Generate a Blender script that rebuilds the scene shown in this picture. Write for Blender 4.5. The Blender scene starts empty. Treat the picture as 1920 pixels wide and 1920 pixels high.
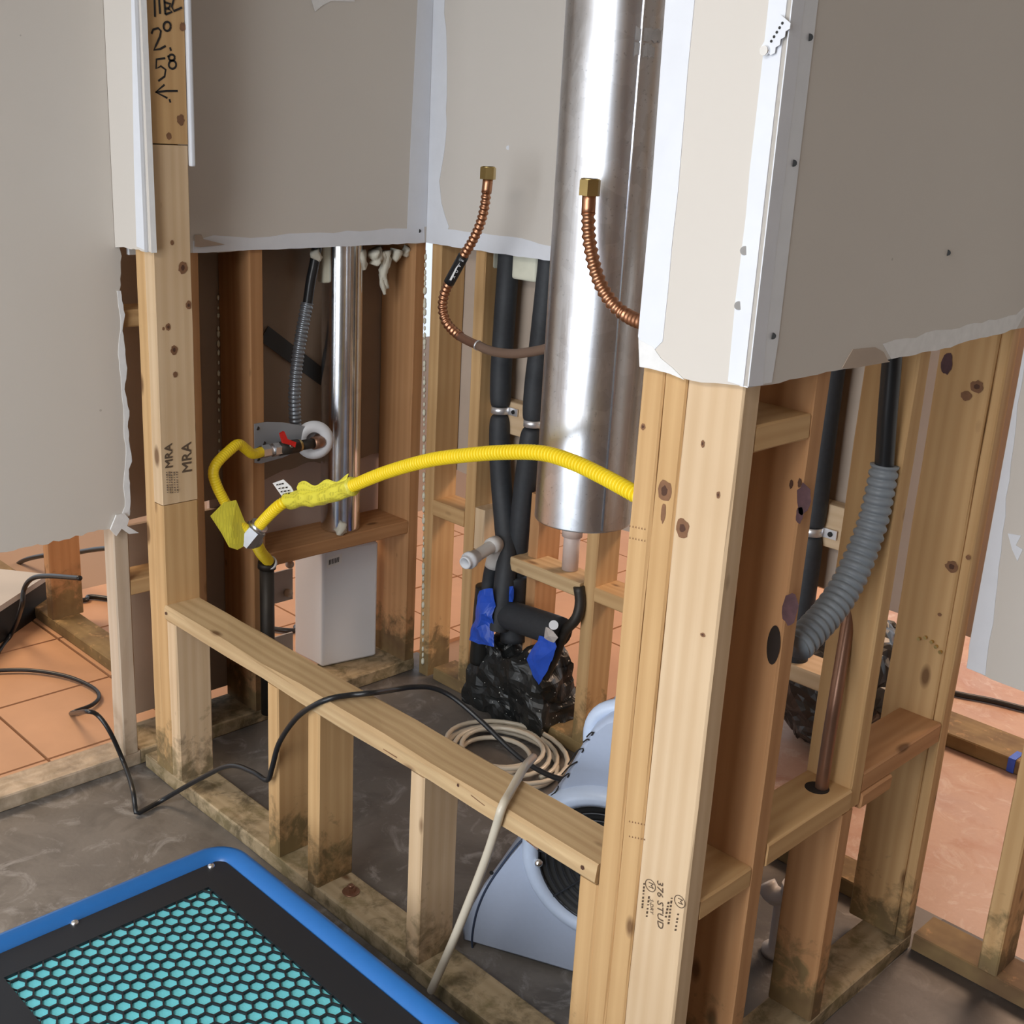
import bpy, bmesh, math, random
from mathutils import Vector, Matrix, noise as mnoise
random.seed(7)
sc = bpy.context.scene
COL = sc.collection

# ------------------------------------------------------------------ camera
F_PX, CAM = 2235.6, Vector((0.8309, -1.2517, 1.5416))
YAW, PITCH, ROLL = 0.77535, -0.30764, 0.05534
_f = Vector((-math.sin(YAW)*math.cos(PITCH), math.cos(YAW)*math.cos(PITCH), math.sin(PITCH)))
_r0 = Vector((math.cos(YAW), math.sin(YAW), 0)); _u0 = _r0.cross(_f)
_r = math.cos(ROLL)*_r0 + math.sin(ROLL)*_u0
_u = -math.sin(ROLL)*_r0 + math.cos(ROLL)*_u0
cam = bpy.data.cameras.new('camera'); cam.sensor_width = 36; cam.lens = F_PX/1920*36
cam.clip_start = 0.05; cam.clip_end = 60
cam_o = bpy.data.objects.new('camera', cam); COL.objects.link(cam_o)
M = Matrix((( _r.x,_u.x,-_f.x,CAM.x),(_r.y,_u.y,-_f.y,CAM.y),(_r.z,_u.z,-_f.z,CAM.z),(0,0,0,1)))
cam_o.matrix_world = M; sc.camera = cam_o

def ray(px, py):
    return _f + _r*((px-960)/F_PX) - _u*((py-960)/F_PX)
def P(px, py, x=None, y=None, z=None):
    """point where the pixel's ray meets the plane x=, y= or z="""
    d = ray(px, py)
    if x is not None: t = (x-CAM.x)/d.x
    elif y is not None: t = (y-CAM.y)/d.y
    else: t = (z-CAM.z)/d.z
    return CAM + d*t
def PN(px, py, pt, n):
    d = ray(px, py); t = (pt-CAM).dot(n)/d.dot(n); return CAM + d*t

# ------------------------------------------------------------------ world, lights, exposure
w = bpy.data.worlds.new('sky'); sc.world = w; w.use_nodes = True
w.node_tree.nodes['Background'].inputs[0].default_value = (0.82, 0.90, 1.0, 1)
w.node_tree.nodes['Background'].inputs[1].default_value = 1.0
sc.view_settings.view_transform = 'Standard'; sc.view_settings.look = 'None'
sc.view_settings.exposure = 0.12; sc.view_settings.gamma = 1; sc.view_settings.use_curve_mapping = False
def area(name, loc, target, sx, sy, power, color):
    l = bpy.data.lights.new(name, 'AREA'); l.shape = 'RECTANGLE'; l.size = sx; l.size_y = sy
    l.energy = power; l.color = color
    o = bpy.data.objects.new(name, l); COL.objects.link(o); o.location = loc
    d = Vector(target)-Vector(loc); o.rotation_euler = d.to_track_quat('-Z', 'Y').to_euler()
    return o
area('window_daylight', (.05, -3.80, 1.17), (.05, 0, 1.12), 2.9, 2.24, 98, (0.88, 0.94, 1.0))
area('room_fill_light', (.25, -2.5, 2.55), (.2, -2.4, 0), 1.0, 1.0, 52, (1.0, 0.97, 0.92))  # added overhead fill for the closet and upward faces, no known lamp
area('next_room_lamp', (-3.6, -0.6, 2.5), (-3.2, -0.3, 0), 1.2, 1.2, 75, (1.0, 0.76, 0.52))
area('back_room_lamp', (-0.2, 3.0, 2.5), (-0.7, 2.0, 0), 1.4, 1.4, 115, (1.0, 0.68, 0.46))

# ------------------------------------------------------------------ materials
MATS = {}
def newmat(name):
    m = bpy.data.materials.new(name); m.use_nodes = True; MATS[name] = m
    nt = m.node_tree; b = nt.nodes['Principled BSDF']; return m, nt, b
def N(nt, typ, **kw):
    n = nt.nodes.new(typ)
    for k, v in kw.items(): setattr(n, k, v)
    return n
def ramp(nt, fac, stops):
    r = N(nt, 'ShaderNodeValToRGB'); e = r.color_ramp.elements
    while len(e) < len(stops): e.new(0.5)
    for i, (p, c) in enumerate(stops):
        e[i].position = p; e[i].color = (*c, 1) if len(c) == 3 else c
    nt.links.new(fac, r.inputs[0]); return r.outputs[0]
def mixc(nt, fac, a, b, mode='MIX'):
    m = N(nt, 'ShaderNodeMix', data_type='RGBA', blend_type=mode)
    for s, v in ((m.inputs[0], fac), (m.inputs[6], a), (m.inputs[7], b)):
        if hasattr(v, 'is_output'): nt.links.new(v, s)
        elif isinstance(v, (int, float)): s.default_value = v
        else: s.default_value = (*v, 1)
    return m.outputs[2]
def math_(nt, op, a, b=None):
    m = N(nt, 'ShaderNodeMath', operation=op)
    for s, v in ((m.inputs[0], a), (m.inputs[1], b)):
        if v is None: continue
        if hasattr(v, 'is_output'): nt.links.new(v, s)
        else: s.default_value = v
    return m.outputs[0]
def coords(nt, scale, rnd=True, world=False):
    if world:
        v = N(nt, 'ShaderNodeNewGeometry').outputs['Position']
    else:
        v = N(nt, 'ShaderNodeTexCoord').outputs['Object']
    mp = N(nt, 'ShaderNodeMapping'); mp.inputs['Scale'].default_value = scale
    if rnd and not world:
        oi = N(nt, 'ShaderNodeObjectInfo'); s = math_(nt, 'MULTIPLY', oi.outputs['Random'], 37.0)
        ad = N(nt, 'ShaderNodeVectorMath', operation='ADD'); nt.links.new(v, ad.inputs[0]); nt.links.new(s, ad.inputs[1]); v = ad.outputs[0]
    nt.links.new(v, mp.inputs[0]); return mp.outputs[0]
def noise(nt, vec, scale=1, detail=3, rough=.55, dist=0):
    n = N(nt, 'ShaderNodeTexNoise'); n.inputs['Scale'].default_value = scale; n.inputs['Detail'].default_value = detail
    n.inputs['Roughness'].default_value = rough; n.inputs['Distortion'].default_value = dist
    nt.links.new(vec, n.inputs['Vector']); return n.outputs['Fac']
def bump(nt, b, h, strength=.2, dist=.002):
    n = N(nt, 'ShaderNodeBump'); n.inputs['Strength'].default_value = strength; n.inputs['Distance'].default_value = dist
    nt.links.new(h, n.inputs['Height']); nt.links.new(n.outputs[0], b.inputs['Normal'])

def wood(name, c1, c2, c3, mold=0.0, moldtop=.16, knots=1.0):
    m, nt, b = newmat(name)
    v = coords(nt, (1, 1, 1))
    g = N(nt, 'ShaderNodeMapping'); g.inputs['Scale'].default_value = (70, 70, 1.6); nt.links.new(v, g.inputs[0])
    fine = noise(nt, g.outputs[0], 1.6, 3, .6)
    g2 = N(nt, 'ShaderNodeMapping'); g2.inputs['Scale'].default_value = (16, 16, .7); nt.links.new(v, g2.inputs[0])
    wv = N(nt, 'ShaderNodeTexWave', wave_type='RINGS', rings_direction='Z'); wv.inputs['Scale'].default_value = 1.1
    wv.inputs['Distortion'].default_value = 4.0; wv.inputs['Detail'].default_value = 2; wv.inputs['Detail Scale'].default_value = .9
    nt.links.new(g2.outputs[0], wv.inputs[0])
    big = noise(nt, v, 4, 2, .5)
    col = mixc(nt, fine, c1, c2)
    rg = math_(nt, 'MULTIPLY', wv.outputs['Fac'], .34)
    col = mixc(nt, rg, col, c3)
    bf = math_(nt, 'MULTIPLY', math_(nt, 'SUBTRACT', big, .42), .9)
    col = mixc(nt, math_(nt, 'MAXIMUM', bf, 0.0), col, c3)
    if knots:
        g3 = N(nt, 'ShaderNodeMapping'); g3.inputs['Scale'].default_value = (17, 17, 7.5); nt.links.new(v, g3.inputs[0])
        vo = N(nt, 'ShaderNodeTexVoronoi'); vo.inputs['Scale'].default_value = 1.0; nt.links.new(g3.outputs[0], vo.inputs[0])
        sepc = N(nt, 'ShaderNodeSeparateColor'); nt.links.new(vo.outputs['Color'], sepc.inputs[0])
        gate = math_(nt, 'GREATER_THAN', sepc.outputs[0], 1-.55*knots)
        sz = math_(nt, 'MULTIPLY', sepc.outputs[1], .19)
        d = math_(nt, 'SUBTRACT', math_(nt, 'ADD', sz, .06), vo.outputs['Distance'])
        k = math_(nt, 'MULTIPLY', d, 8.0); k = math_(nt, 'MINIMUM', math_(nt, 'MAXIMUM', k, 0.0), .85)
        k = math_(nt, 'MULTIPLY', k, gate)
        col = mixc(nt, k, col, (.13, .060, .025))
    if mold:
        pos = N(nt, 'ShaderNodeNewGeometry').outputs['Position']
        sp = N(nt, 'ShaderNodeSeparateXYZ'); nt.links.new(pos, sp.inputs[0])
        low = math_(nt, 'MULTIPLY', math_(nt, 'SUBTRACT', moldtop, sp.outputs[2]), 2.2)
        mn = noise(nt, pos, 22, 5, .65, .4)
        f = math_(nt, 'ADD', low, math_(nt, 'SUBTRACT', mn, .58))
        f = math_(nt, 'MULTIPLY', f, 5.0*mold); f = math_(nt, 'MINIMUM', math_(nt, 'MAXIMUM', f, 0.0), .78)
        mc = ramp(nt, noise(nt, pos, 9, 3), [(.35, (.045, .035, .020)), (.62, (.16, .125, .055))])
        col = mixc(nt, f, col, mc)
    nt.links.new(col, b.inputs['Base Color']); b.inputs['Roughness'].default_value = .72
    b.inputs['Specular IOR Level'].default_value = .25
    bump(nt, b, fine, .25, .0012); return m
wood('wood_pale', (.68, .51, .335), (.60, .43, .265), (.48, .31, .165), .7, .17)
wood('wood_tan', (.62, .405, .20), (.53, .325, .15), (.40, .22, .085), .8, .19)
wood('wood_red', (.54, .295, .14), (.45, .235, .105), (.34, .16, .065), .8, .22)
wood('wood_grey', (.58, .47, .36), (.50, .40, .30), (.42, .31, .21), .3)
wood('wood_wet', (.46, .36, .235), (.36, .28, .17), (.26, .19, .10), .8, .10)
wood('wood_rail', (.68, .50, .29), (.50, .34, .175), (.33, .19, .085), 0, knots=.7)

def plain(name, c, rough=.5, metal=0, nscale=0, namt=.15, spec=.5, bmp=0, world=True, alpha=None):
    m, nt, b = newmat(name)
    b.inputs['Roughness'].default_value = rough; b.inputs['Metallic'].default_value = metal
    b.inputs['Specular IOR Level'].default_value = spec
    if nscale:
        n = noise(nt, coords(nt, (1, 1, 1), world=world, rnd=False), nscale, 4)
        lo = tuple(x*(1-namt) for x in c); hi = tuple(min(1, x*(1+namt)) for x in c)
        nt.links.new(mixc(nt, n, lo, hi), b.inputs['Base Color'])
        if bmp: bump(nt, b, n, bmp, .003)
    else: b.inputs['Base Color'].default_value = (*c, 1)
    return m
def paint(name, c, speck=.012):
    m, nt, b = newmat(name)
    pos = coords(nt, (1, 1, 1), world=True)
    n = noise(nt, pos, 3, 4); col = mixc(nt, n, tuple(x*.965 for x in c), tuple(x*1.03 for x in c))
    vo = N(nt, 'ShaderNodeTexVoronoi'); vo.inputs['Scale'].default_value = 9; nt.links.new(pos, vo.inputs[0])
    s = math_(nt, 'LESS_THAN', vo.outputs['Distance'], speck*2.2)
    col = mixc(nt, math_(nt, 'MULTIPLY', s, .45), col, (.25, .22, .19))
    nt.links.new(col, b.inputs['Base Color']); b.inputs['Roughness'].default_value = .62
    b.inputs['Specular IOR Level'].default_value = .3
    bump(nt, b, noise(nt, pos, 260, 2), .06, .0006); return m
paint('paint_beige', (.60, .555, .505))
plain('gypsum', (.80, .80, .80), .8, nscale=40, namt=.08, spec=.2, bmp=.3)
plain('white_compound', (.70, .715, .76), .6, nscale=25, namt=.05, spec=.3)
plain('paper_white', (.74, .73, .72), .85, nscale=60, namt=.12, spec=.1)
plain('paper_brown', (.34, .25, .185), .9, nscale=12, namt=.12, spec=.1)
plain('paper_tan', (.46, .37, .30), .9, nscale=12, namt=.1, spec=.1)
plain('paper_mauve_lit', (.62, .50, .44), .85, nscale=9, namt=.12, spec=.1)  # board paper lightened to carry the next room's light
plain('bead_metal', (.62, .63, .66), .45, .55, nscale=30, namt=.06)
def galv(name, base, rough, spots):
    m, nt, b = newmat(name)
    v = coords(nt, (1, 1, .10), rnd=False); pos = coords(nt, (1, 1, 1), rnd=False)
    vo = N(nt, 'ShaderNodeTexVoronoi'); vo.inputs['Scale'].default_value = 38; nt.links.new(pos, vo.inputs[0])
    sepc = N(nt, 'ShaderNodeSeparateColor'); nt.links.new(vo.outputs['Color'], sepc.inputs[0])
    st = noise(nt, v, 16, 5, .65, .6)
    c = mixc(nt, sepc.outputs[0], tuple(x*.92 for x in base), tuple(min(1, x*1.06) for x in base))
    dirt = ramp(nt, st, [(.50, (0, 0, 0)), (.62, (1, 1, 1))])
    c = mixc(nt, math_(nt, 'MULTIPLY', dirt, .55*spots), c, (.33, .29, .26))
    sp = noise(nt, pos, 150, 2); spk = ramp(nt, sp, [(.66, (0, 0, 0)), (.70, (1, 1, 1))])
    c = mixc(nt, math_(nt, 'MULTIPLY', spk, .5*spots), c, (.36, .38, .42))
    nt.links.new(c, b.inputs['Base Color']); b.inputs['Metallic'].default_value = 1
    r = math_(nt, 'ADD', math_(nt, 'MULTIPLY', st, .16), rough-.07); nt.links.new(r, b.inputs['Roughness'])
    b.inputs['Anisotropic'].default_value = .0; b.inputs['Anisotropic Rotation'].default_value = 0.0
    tn = N(nt, 'ShaderNodeTangent', direction_type='RADIAL', axis='Z'); nt.links.new(tn.outputs[0], b.inputs['Tangent'])
    bump(nt, b, noise(nt, v, 20, 3), .05*spots, .002); return m
galv('galvanized', (.80, .82, .87), .30, .8)
galv('bright_duct', (.80, .82, .86), .17, .15)
plain('zinc', (.72, .74, .77), .28, 1, nscale=30, namt=.1)
plain('plate_zinc', (.36, .39, .43), .55, .35, nscale=20, namt=.08)
plain('strap_metal', (.78, .78, .80), .35, .8)
plain('copper', (.50, .25, .145), .36, 1, nscale=18, namt=.22)
plain('brass', (.62, .47, .20), .32, 1, nscale=30, namt=.2)
plain('brown_pex', (.165, .105, .075), .42, 0, nscale=15, namt=.15)
plain('brown_copper', (.30, .165, .11), .36, .7, nscale=15, namt=.2)
plain('black_foam', (.028, .031, .036), .62, 0, nscale=90, namt=.3, bmp=.12)
plain('black_plastic', (.012, .013, .015), .35)
plain('black_sheet', (.012, .013, .013), .38, nscale=14, namt=.6, bmp=.35)
plain('black_iron', (.040, .034, .028), .5, .4, nscale=30, namt=.3)
plain('steel_flex', (.27, .30, .34), .38, .75, nscale=30, namt=.12)
plain('grey_flex', (.20, .225, .25), .45, .0, nscale=14, namt=.18)
plain('yellow_jacket', (.93, .70, .02), .42, 0, nscale=12, namt=.05)
plain('white_plastic', (.72, .73, .76), .38, 0)
plain('pvc', (.66, .63, .60), .42, 0, nscale=18, namt=.08)
plain('pvc_pink', (.62, .50, .45), .5, 0, nscale=22, namt=.15)
plain('beige_knob', (.62, .54, .44), .5)
plain('flange_grey', (.50, .45, .42), .6, nscale=10, namt=.1)
plain('red_enamel', (.62, .02, .015), .35)
plain('blue_tape', (.02, .085, .52), .42, 0, nscale=30, namt=.35, bmp=.25)
plain('ink', (.012, .010, .010), .7)
plain('ink_faded', (.10, .065, .04), .8)
plain('clear_hose', (.56, .50, .40), .25, 0, nscale=8, namt=.08)
plain('blower_shell', (.36, .42, .55), .40, 0, nscale=120, namt=.04, bmp=.05)
plain('blower_shell_light', (.46, .54, .69), .40, 0, nscale=120, namt=.04)
plain('groove', (.03, .045, .085), .6)
plain('scrubber_blue', (.020, .150, .46), .32, 0, nscale=60, namt=.06)
plain('grille_black', (.014, .016, .021), .48)
plain('screw_bright', (.80, .80, .80), .25, 1)
plain('screw_dark', (.02, .02, .02), .5, .5)
plain('knot_hole', (.020, .012, .008), .9)
plain('cream_foam', (.72, .71, .58), .9, nscale=40, namt=.08, bmp=.3)
plain('fibre', (.66, .63, .53), .95, nscale=60, namt=.12, bmp=.5)
plain('dark_strap', (.05, .05, .05), .6)
plain('tape_residue', (.48, .47, .47), .5, .6, nscale=60, namt=.25, bmp=.4)
plain('grout', (.30, .20, .14), .9)
plain('dark_void', (.010, .010, .010), .6)
plain('bench_top', (.40, .38, .36), .55, nscale=5, namt=.08)
plain('spatter', (.62, .62, .58), .8)
plain('orange_paint', (.55, .16, .05), .6, nscale=20, namt=.1)
def tagmat():
    m, nt, b = newmat('printed_tag')
    v = coords(nt, (1, 1, 1), rnd=False); br = N(nt, 'ShaderNodeTexBrick')
    br.inputs['Scale'].default_value = 1.0; br.inputs['Brick Width'].default_value = .010; br.inputs['Row Height'].default_value = .0042
    br.inputs['Mortar Size'].default_value = .0012; br.inputs['Color1'].default_value = (.40, .36, .03, 1); br.inputs['Color2'].default_value = (.55, .49, .04, 1)
    br.inputs['Mortar'].default_value = (.80, .72, .07, 1)
    nt.links.new(v, br.inputs[0])
    c = mixc(nt, noise(nt, v, 45, 3), br.outputs[0], (.74, .67, .07))
    nt.links.new(c, b.inputs['Base Color']); b.inputs['Roughness'].default_value = .4; return m
tagmat()
def filtermat():
    m, nt, b = newmat('filter_foam'); v = coords(nt, (1, 1, 1), rnd=False)
    n = noise(nt, v, 9, 4); f = noise(nt, v, 420, 2)
    c = mixc(nt, n, (.19, .76, .88), (.26, .86, .95)); c = mixc(nt, math_(nt, 'MULTIPLY', f, .25), c, (.12, .60, .72))
    nt.links.new(c, b.inputs['Base Color']); b.inputs['Roughness'].default_value = .85; b.inputs['Specular IOR Level'].default_value = .2
    bump(nt, b, f, .5, .001); return m
filtermat()
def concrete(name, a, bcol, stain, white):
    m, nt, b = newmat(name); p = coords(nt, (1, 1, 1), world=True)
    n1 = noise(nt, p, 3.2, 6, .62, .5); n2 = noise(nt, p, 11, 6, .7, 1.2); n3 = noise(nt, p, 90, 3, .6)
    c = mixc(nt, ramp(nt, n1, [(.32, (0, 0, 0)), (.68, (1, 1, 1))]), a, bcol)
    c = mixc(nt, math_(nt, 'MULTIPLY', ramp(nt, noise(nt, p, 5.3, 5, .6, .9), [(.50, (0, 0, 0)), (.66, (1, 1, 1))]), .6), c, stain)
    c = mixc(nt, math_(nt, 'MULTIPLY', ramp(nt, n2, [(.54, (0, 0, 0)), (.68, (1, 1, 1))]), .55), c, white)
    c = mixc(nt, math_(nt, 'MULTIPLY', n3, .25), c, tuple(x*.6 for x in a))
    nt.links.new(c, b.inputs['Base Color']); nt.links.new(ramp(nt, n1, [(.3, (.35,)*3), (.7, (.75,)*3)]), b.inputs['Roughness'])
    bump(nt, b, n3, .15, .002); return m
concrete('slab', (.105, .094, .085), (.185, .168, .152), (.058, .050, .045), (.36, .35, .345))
concrete('slab_shaded', (.050, .041, .037), (.085, .070, .063), (.036, .030, .028), (.13, .115, .105))  # slab colours darkened to stand in for shade
concrete('slab_pink', (.42, .26, .19), (.52, .36, .28), (.38, .18, .11), (.62, .52, .46))
plain('tile_clay', (.50, .285, .165), .55, 0, nscale=6, namt=.16, spec=.35, bmp=.05)

# ------------------------------------------------------------------ mesh helpers
def setprops(o, label=None, cat=None, group=None, kind=None):
    for k, v in (('label', label), ('category', cat), ('group', group), ('kind', kind)):
        if v: o[k] = v
    return o
def thing(name, loc, label, cat, group=None, kind=None):
    o = bpy.data.objects.new(name, None); COL.objects.link(o); o.location = Vector(loc); o.empty_display_size = .05
    return setprops(o, label, cat, group, kind)
def link(o, parent):
    COL.objects.link(o)
    if parent is not None:
        o.parent = parent
        pm = Matrix.Translation(parent.location) if parent.parent is None else parent['_m'] if False else None
        o.matrix_parent_inverse = worldm(parent).inverted()
    return o
def worldm(o):
    m = Matrix.LocRotScale(o.location, o.rotation_euler, o.scale)
    return worldm(o.parent) @ o.matrix_parent_inverse @ m if o.parent else m
def mk(name, verts, faces, mat, parent=None, smooth=False, mats=None, midx=None, center=None):
    vs = [Vector(v) for v in verts]
    lo = Vector((min(v.x for v in vs), min(v.y for v in vs), min(v.z for v in vs)))
    hi = Vector((max(v.x for v in vs), max(v.y for v in vs), max(v.z for v in vs)))
    c = center or Vector(((lo.x+hi.x)/2, (lo.y+hi.y)/2, lo.z))
    me = bpy.data.meshes.new(name); me.from_pydata([v-c for v in vs], [], faces)
    for mm in (mats or [mat]): me.materials.append(MATS[mm])
    if midx: me.polygons.foreach_set('material_index', midx)
    if smooth: me.polygons.foreach_set('use_smooth', [True]*len(me.polygons))
    bm = bmesh.new(); bm.from_mesh(me); bmesh.ops.recalc_face_normals(bm, faces=bm.faces); bm.to_mesh(me); bm.free()
    me.update()
    o = bpy.data.objects.new(name, me); o.location = c
    return link(o, parent)

def board(name, parent, x, y, z, mat, ch=.003, jit=.0007, label=None):
    """a sawn timber: chamfered section swept along its longest side, grain along local z"""
    (x0, x1), (y0, y1), (z0, z1) = x, y, z
    d = (x1-x0, y1-y0, z1-z0); c = Vector(((x0+x1)/2, (y0+y1)/2, (z0+z1)/2)); ax = d.index(max(d))
    if ax == 2: a, b, L, R = d[0], d[1], d[2], Matrix.Identity(3)
    elif ax == 0: a, b, L, R = d[2], d[1], d[0], Matrix.Rotation(math.pi/2, 3, 'Y')
    else: a, b, L, R = d[0], d[2], d[1], Matrix.Rotation(-math.pi/2, 3, 'X')
    sec = [(a/2-ch, -b/2), (a/2, -b/2+ch), (a/2, b/2-ch), (a/2-ch, b/2), (-a/2+ch, b/2), (-a/2, b/2-ch), (-a/2, -b/2+ch), (-a/2+ch, -b/2)]
    n = max(2, int(L/.12)); vs, fs = [], []
    for i in range(n+1):
        t = -L/2+L*i/n
        for (p, q) in sec: vs.append(Vector((p+random.uniform(-jit, jit), q+random.uniform(-jit, jit), t)))
    for i in range(n):
        for k in range(8):
            k2 = (k+1) % 8; fs.append((i*8+k, i*8+k2, (i+1)*8+k2, (i+1)*8+k))
    fs.append(tuple(range(7, -1, -1))); fs.append(tuple(n*8+k for k in range(8)))
    me = bpy.data.meshes.new(name); me.from_pydata(vs, [], fs); me.materials.append(MATS[mat])
    o = bpy.data.objects.new(name, me); o.location = c; o.rotation_euler = R.to_euler()
    if label: o['label'] = label
    return link(o, parent)
def box(name, parent, x, y, z, mat, bev=.0, rot=None, pivot=None):
    bm = bmesh.new(); bmesh.ops.create_cube(bm, size=1)
    c = Vector(((x[0]+x[1])/2, (y[0]+y[1])/2, (z[0]+z[1])/2))
    bmesh.ops.scale(bm, vec=(x[1]-x[0], y[1]-y[0], z[1]-z[0]), verts=bm.verts)
    if bev: bmesh.ops.bevel(bm, geom=bm.edges[:], offset=bev, segments=3, affect='EDGES', profile=.6)
    if rot is not None: bmesh.ops.rotate(bm, cent=(0, 0, 0), matrix=rot, verts=bm.verts)
    me = bpy.data.meshes.new(name); bm.to_mesh(me); bm.free(); me.materials.append(MATS[mat])
    if bev: me.polygons.foreach_set('use_smooth', [True]*len(me.polygons))
    o = bpy.data.objects.new(name, me); o.location = c
    return link(o, parent)
def spline(pts, step=.006):
    """Catmull-Rom through pts, resampled at even arc length"""
    pts = [Vector(p) for p in pts]; q = [2*pts[0]-pts[1]]+pts+[2*pts[-1]-pts[-2]]; out = []
    for i in range(1, len(q)-2):
        p0, p1, p2, p3 = q[i-1:i+3]
        for k in range(24):
            t = k/24
            out.append(.5*((2*p1)+(p2-p0)*t+(2*p0-5*p1+4*p2-p3)*t*t+(3*p1-p0-3*p2+p3)*t**3))
    out.append(pts[-1]); res = [out[0]]; acc = 0
    for a, b in zip(out, out[1:]):
        L = (b-a).length
        if L < 1e-9: continue
        while acc+L >= step:
            a = a+(b-a)*((step-acc)/L); L = (b-a).length; res.append(a.copy()); acc = 0
            if L < 1e-9: break
        acc += L
    res.append(out[-1]); return res
def tube_geo(path, r, sides=14, rib=None, noisef=None, cap=True):
    """r number or function of arc length; rib=(pitch, depth)"""
    vs, fs = [], []; n = len(path); t0 = (path[1]-path[0]).normalized()
    up = Vector((0, 0, 1)) if abs(t0.z) < .9 else Vector((1, 0, 0)); nrm = (up-t0*up.dot(t0)).normalized(); s = 0
    for i, p in enumerate(path):
        t = ((path[min(i+1, n-1)]-path[max(i-1, 0)])).normalized()
        nrm = (nrm-t*nrm.dot(t)).normalized(); bn = t.cross(nrm)
        if i: s += (p-path[i-1]).length
        rr = r(s) if callable(r) else r
        if rib: rr -= rib[1]*(.5-.5*math.cos(2*math.pi*s/rib[0]))**rib[2] if len(rib) > 2 else rib[1]*(.5-.5*math.cos(2*math.pi*s/rib[0]))
        for k in range(sides):
            a = 2*math.pi*k/sides; r2 = rr*(1+(noisef(s, a) if noisef else 0))
            vs.append(p+nrm*(math.cos(a)*r2)+bn*(math.sin(a)*r2))
    for i in range(n-1):
        for k in range(sides):
            k2 = (k+1) % sides; fs.append((i*sides+k, i*sides+k2, (i+1)*sides+k2, (i+1)*sides+k))
    if cap: fs.append(tuple(range(sides-1, -1, -1))); fs.append(tuple((n-1)*sides+k for k in range(sides)))
    return vs, fs
def tube(name, parent, pts, r, mat, sides=14, rib=None, step=None, straight=False, noisef=None):
    st = step or (rib[0]/6 if rib else .012)
    path = [Vector(p) for p in pts] if straight else spline(pts, st)
    vs, fs = tube_geo(path, r, sides, rib, noisef)
    return mk(name, vs, fs, mat, parent, smooth=True)
def cyl(name, parent, a, b, r, mat, sides=24, r2=None, hollow=None):
    a, b = Vector(a), Vector(b); t = (b-a).normalized(); up = Vector((0, 0, 1)) if abs(t.z) < .9 else Vector((1, 0, 0))
    n = (up-t*up.dot(t)).normalized(); bn = t.cross(n); r2 = r if r2 is None else r2; vs, fs = [], []
    prof = [(a, r), (b, r2)] if not hollow else [(a, hollow), (a, r), (b, r2), (b, hollow)]
    for p, rr in prof:
        for k in range(sides):
            an = 2*math.pi*k/sides; vs.append(p+n*math.cos(an)*rr+bn*math.sin(an)*rr)
    m = len(prof)
    for i in range(m if hollow else m-1):
        for k in range(sides):
            k2 = (k+1) % sides; j = (i+1) % m; fs.append((i*sides+k, i*sides+k2, j*sides+k2, j*sides+k))
    if not hollow: fs.append(tuple(range(sides-1, -1, -1))); fs.append(tuple(sides+k for k in range(sides)))
    o = mk(name, vs, fs, mat, parent)
    if sides > 8:
        for p in o.data.polygons: p.use_smooth = len(p.vertices) == 4 and not hollow
    return o
def lathe(name, parent, prof, origin, mat, sides=40, axis=Vector((0, 0, 1)), closed=False):
    t = Vector(axis).normalized(); up = Vector((0, 0, 1)) if abs(t.z) < .9 else Vector((1, 0, 0))
    n = (up-t*up.dot(t)).normalized(); bn = t.cross(n); vs, fs = [], []; o = Vector(origin)
    for r, h in prof:
        for k in range(sides):
            a = 2*math.pi*k/sides; vs.append(o+t*h+n*math.cos(a)*r+bn*math.sin(a)*r)
    m = len(prof)
    for i in range(m if closed else m-1):
        j = (i+1) % m
        for k in range(sides):
            k2 = (k+1) % sides; fs.append((i*sides+k, i*sides+k2, j*sides+k2, j*sides+k))
    return mk(name, vs, fs, mat, parent, smooth=True)
def jag(pts, step=.018, amp=.0025):
    out = []
    for a, b in zip(pts, pts[1:]):
        a, b = Vector(a), Vector(b); n = max(1, int((b-a).length/step)); d = (b-a).normalized(); p = Vector((-d.y, d.x))
        for i in range(n):
            out.append(a+(b-a)*(i/n)+(p*random.uniform(-amp, amp) if i else Vector((0, 0))))
    out.append(Vector(pts[-1])); return out
def panel(name, parent, plane, val, outline, thick, mats, label=None):
    """a sheet whose front face lies at plane=val, cut to outline [(a,b)]; a = the other horizontal axis, b = z.
       thick > 0 grows away in + direction of the axis"""
    def W(a, b, off):
        return Vector((val+off, a, b)) if plane == 'x' else (Vector((a, val+off, b)) if plane == 'y' else Vector((a, b, val+off)))
    n = len(outline); vs = [W(p[0], p[1], 0) for p in outline]+[W(p[0], p[1], thick) for p in outline]
    fs = [tuple(range(n)), tuple(range(2*n-1, n-1, -1))]+[(i, (i+1) % n, n+(i+1) % n, n+i) for i in range(n)]
    front, edge = mats if isinstance(mats, tuple) else (mats, mats)
    o = mk(name, vs, fs, None, parent, mats=[front, edge], midx=[0, 1]+[1]*n)
    if label: o['label'] = label
    return o
def strokes(name, parent, plane, val, lines, wid, mat, off):
    """pen strokes: flat ribbons on a plane; lines are lists of 2-D plane points"""
    vs, fs = [], []
    for ln in lines:
        pts = [Vector(p) for p in ln]; base = len(vs)
        for i, p in enumerate(pts):
            d = (pts[min(i+1, len(pts)-1)]-pts[max(i-1, 0)]).normalized(); q = Vector((-d.y, d.x))*wid/2
            for s in (q, -q):
                a = p+s; vs.append(Vector((val+off, a.x, a.y)) if plane == 'x' else Vector((a.x, val+off, a.y)))
        for i in range(len(pts)-1): fs.append((base+2*i, base+2*i+1, base+2*i+3, base+2*i+2))
    return mk(name, vs, fs, mat, parent)
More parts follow.
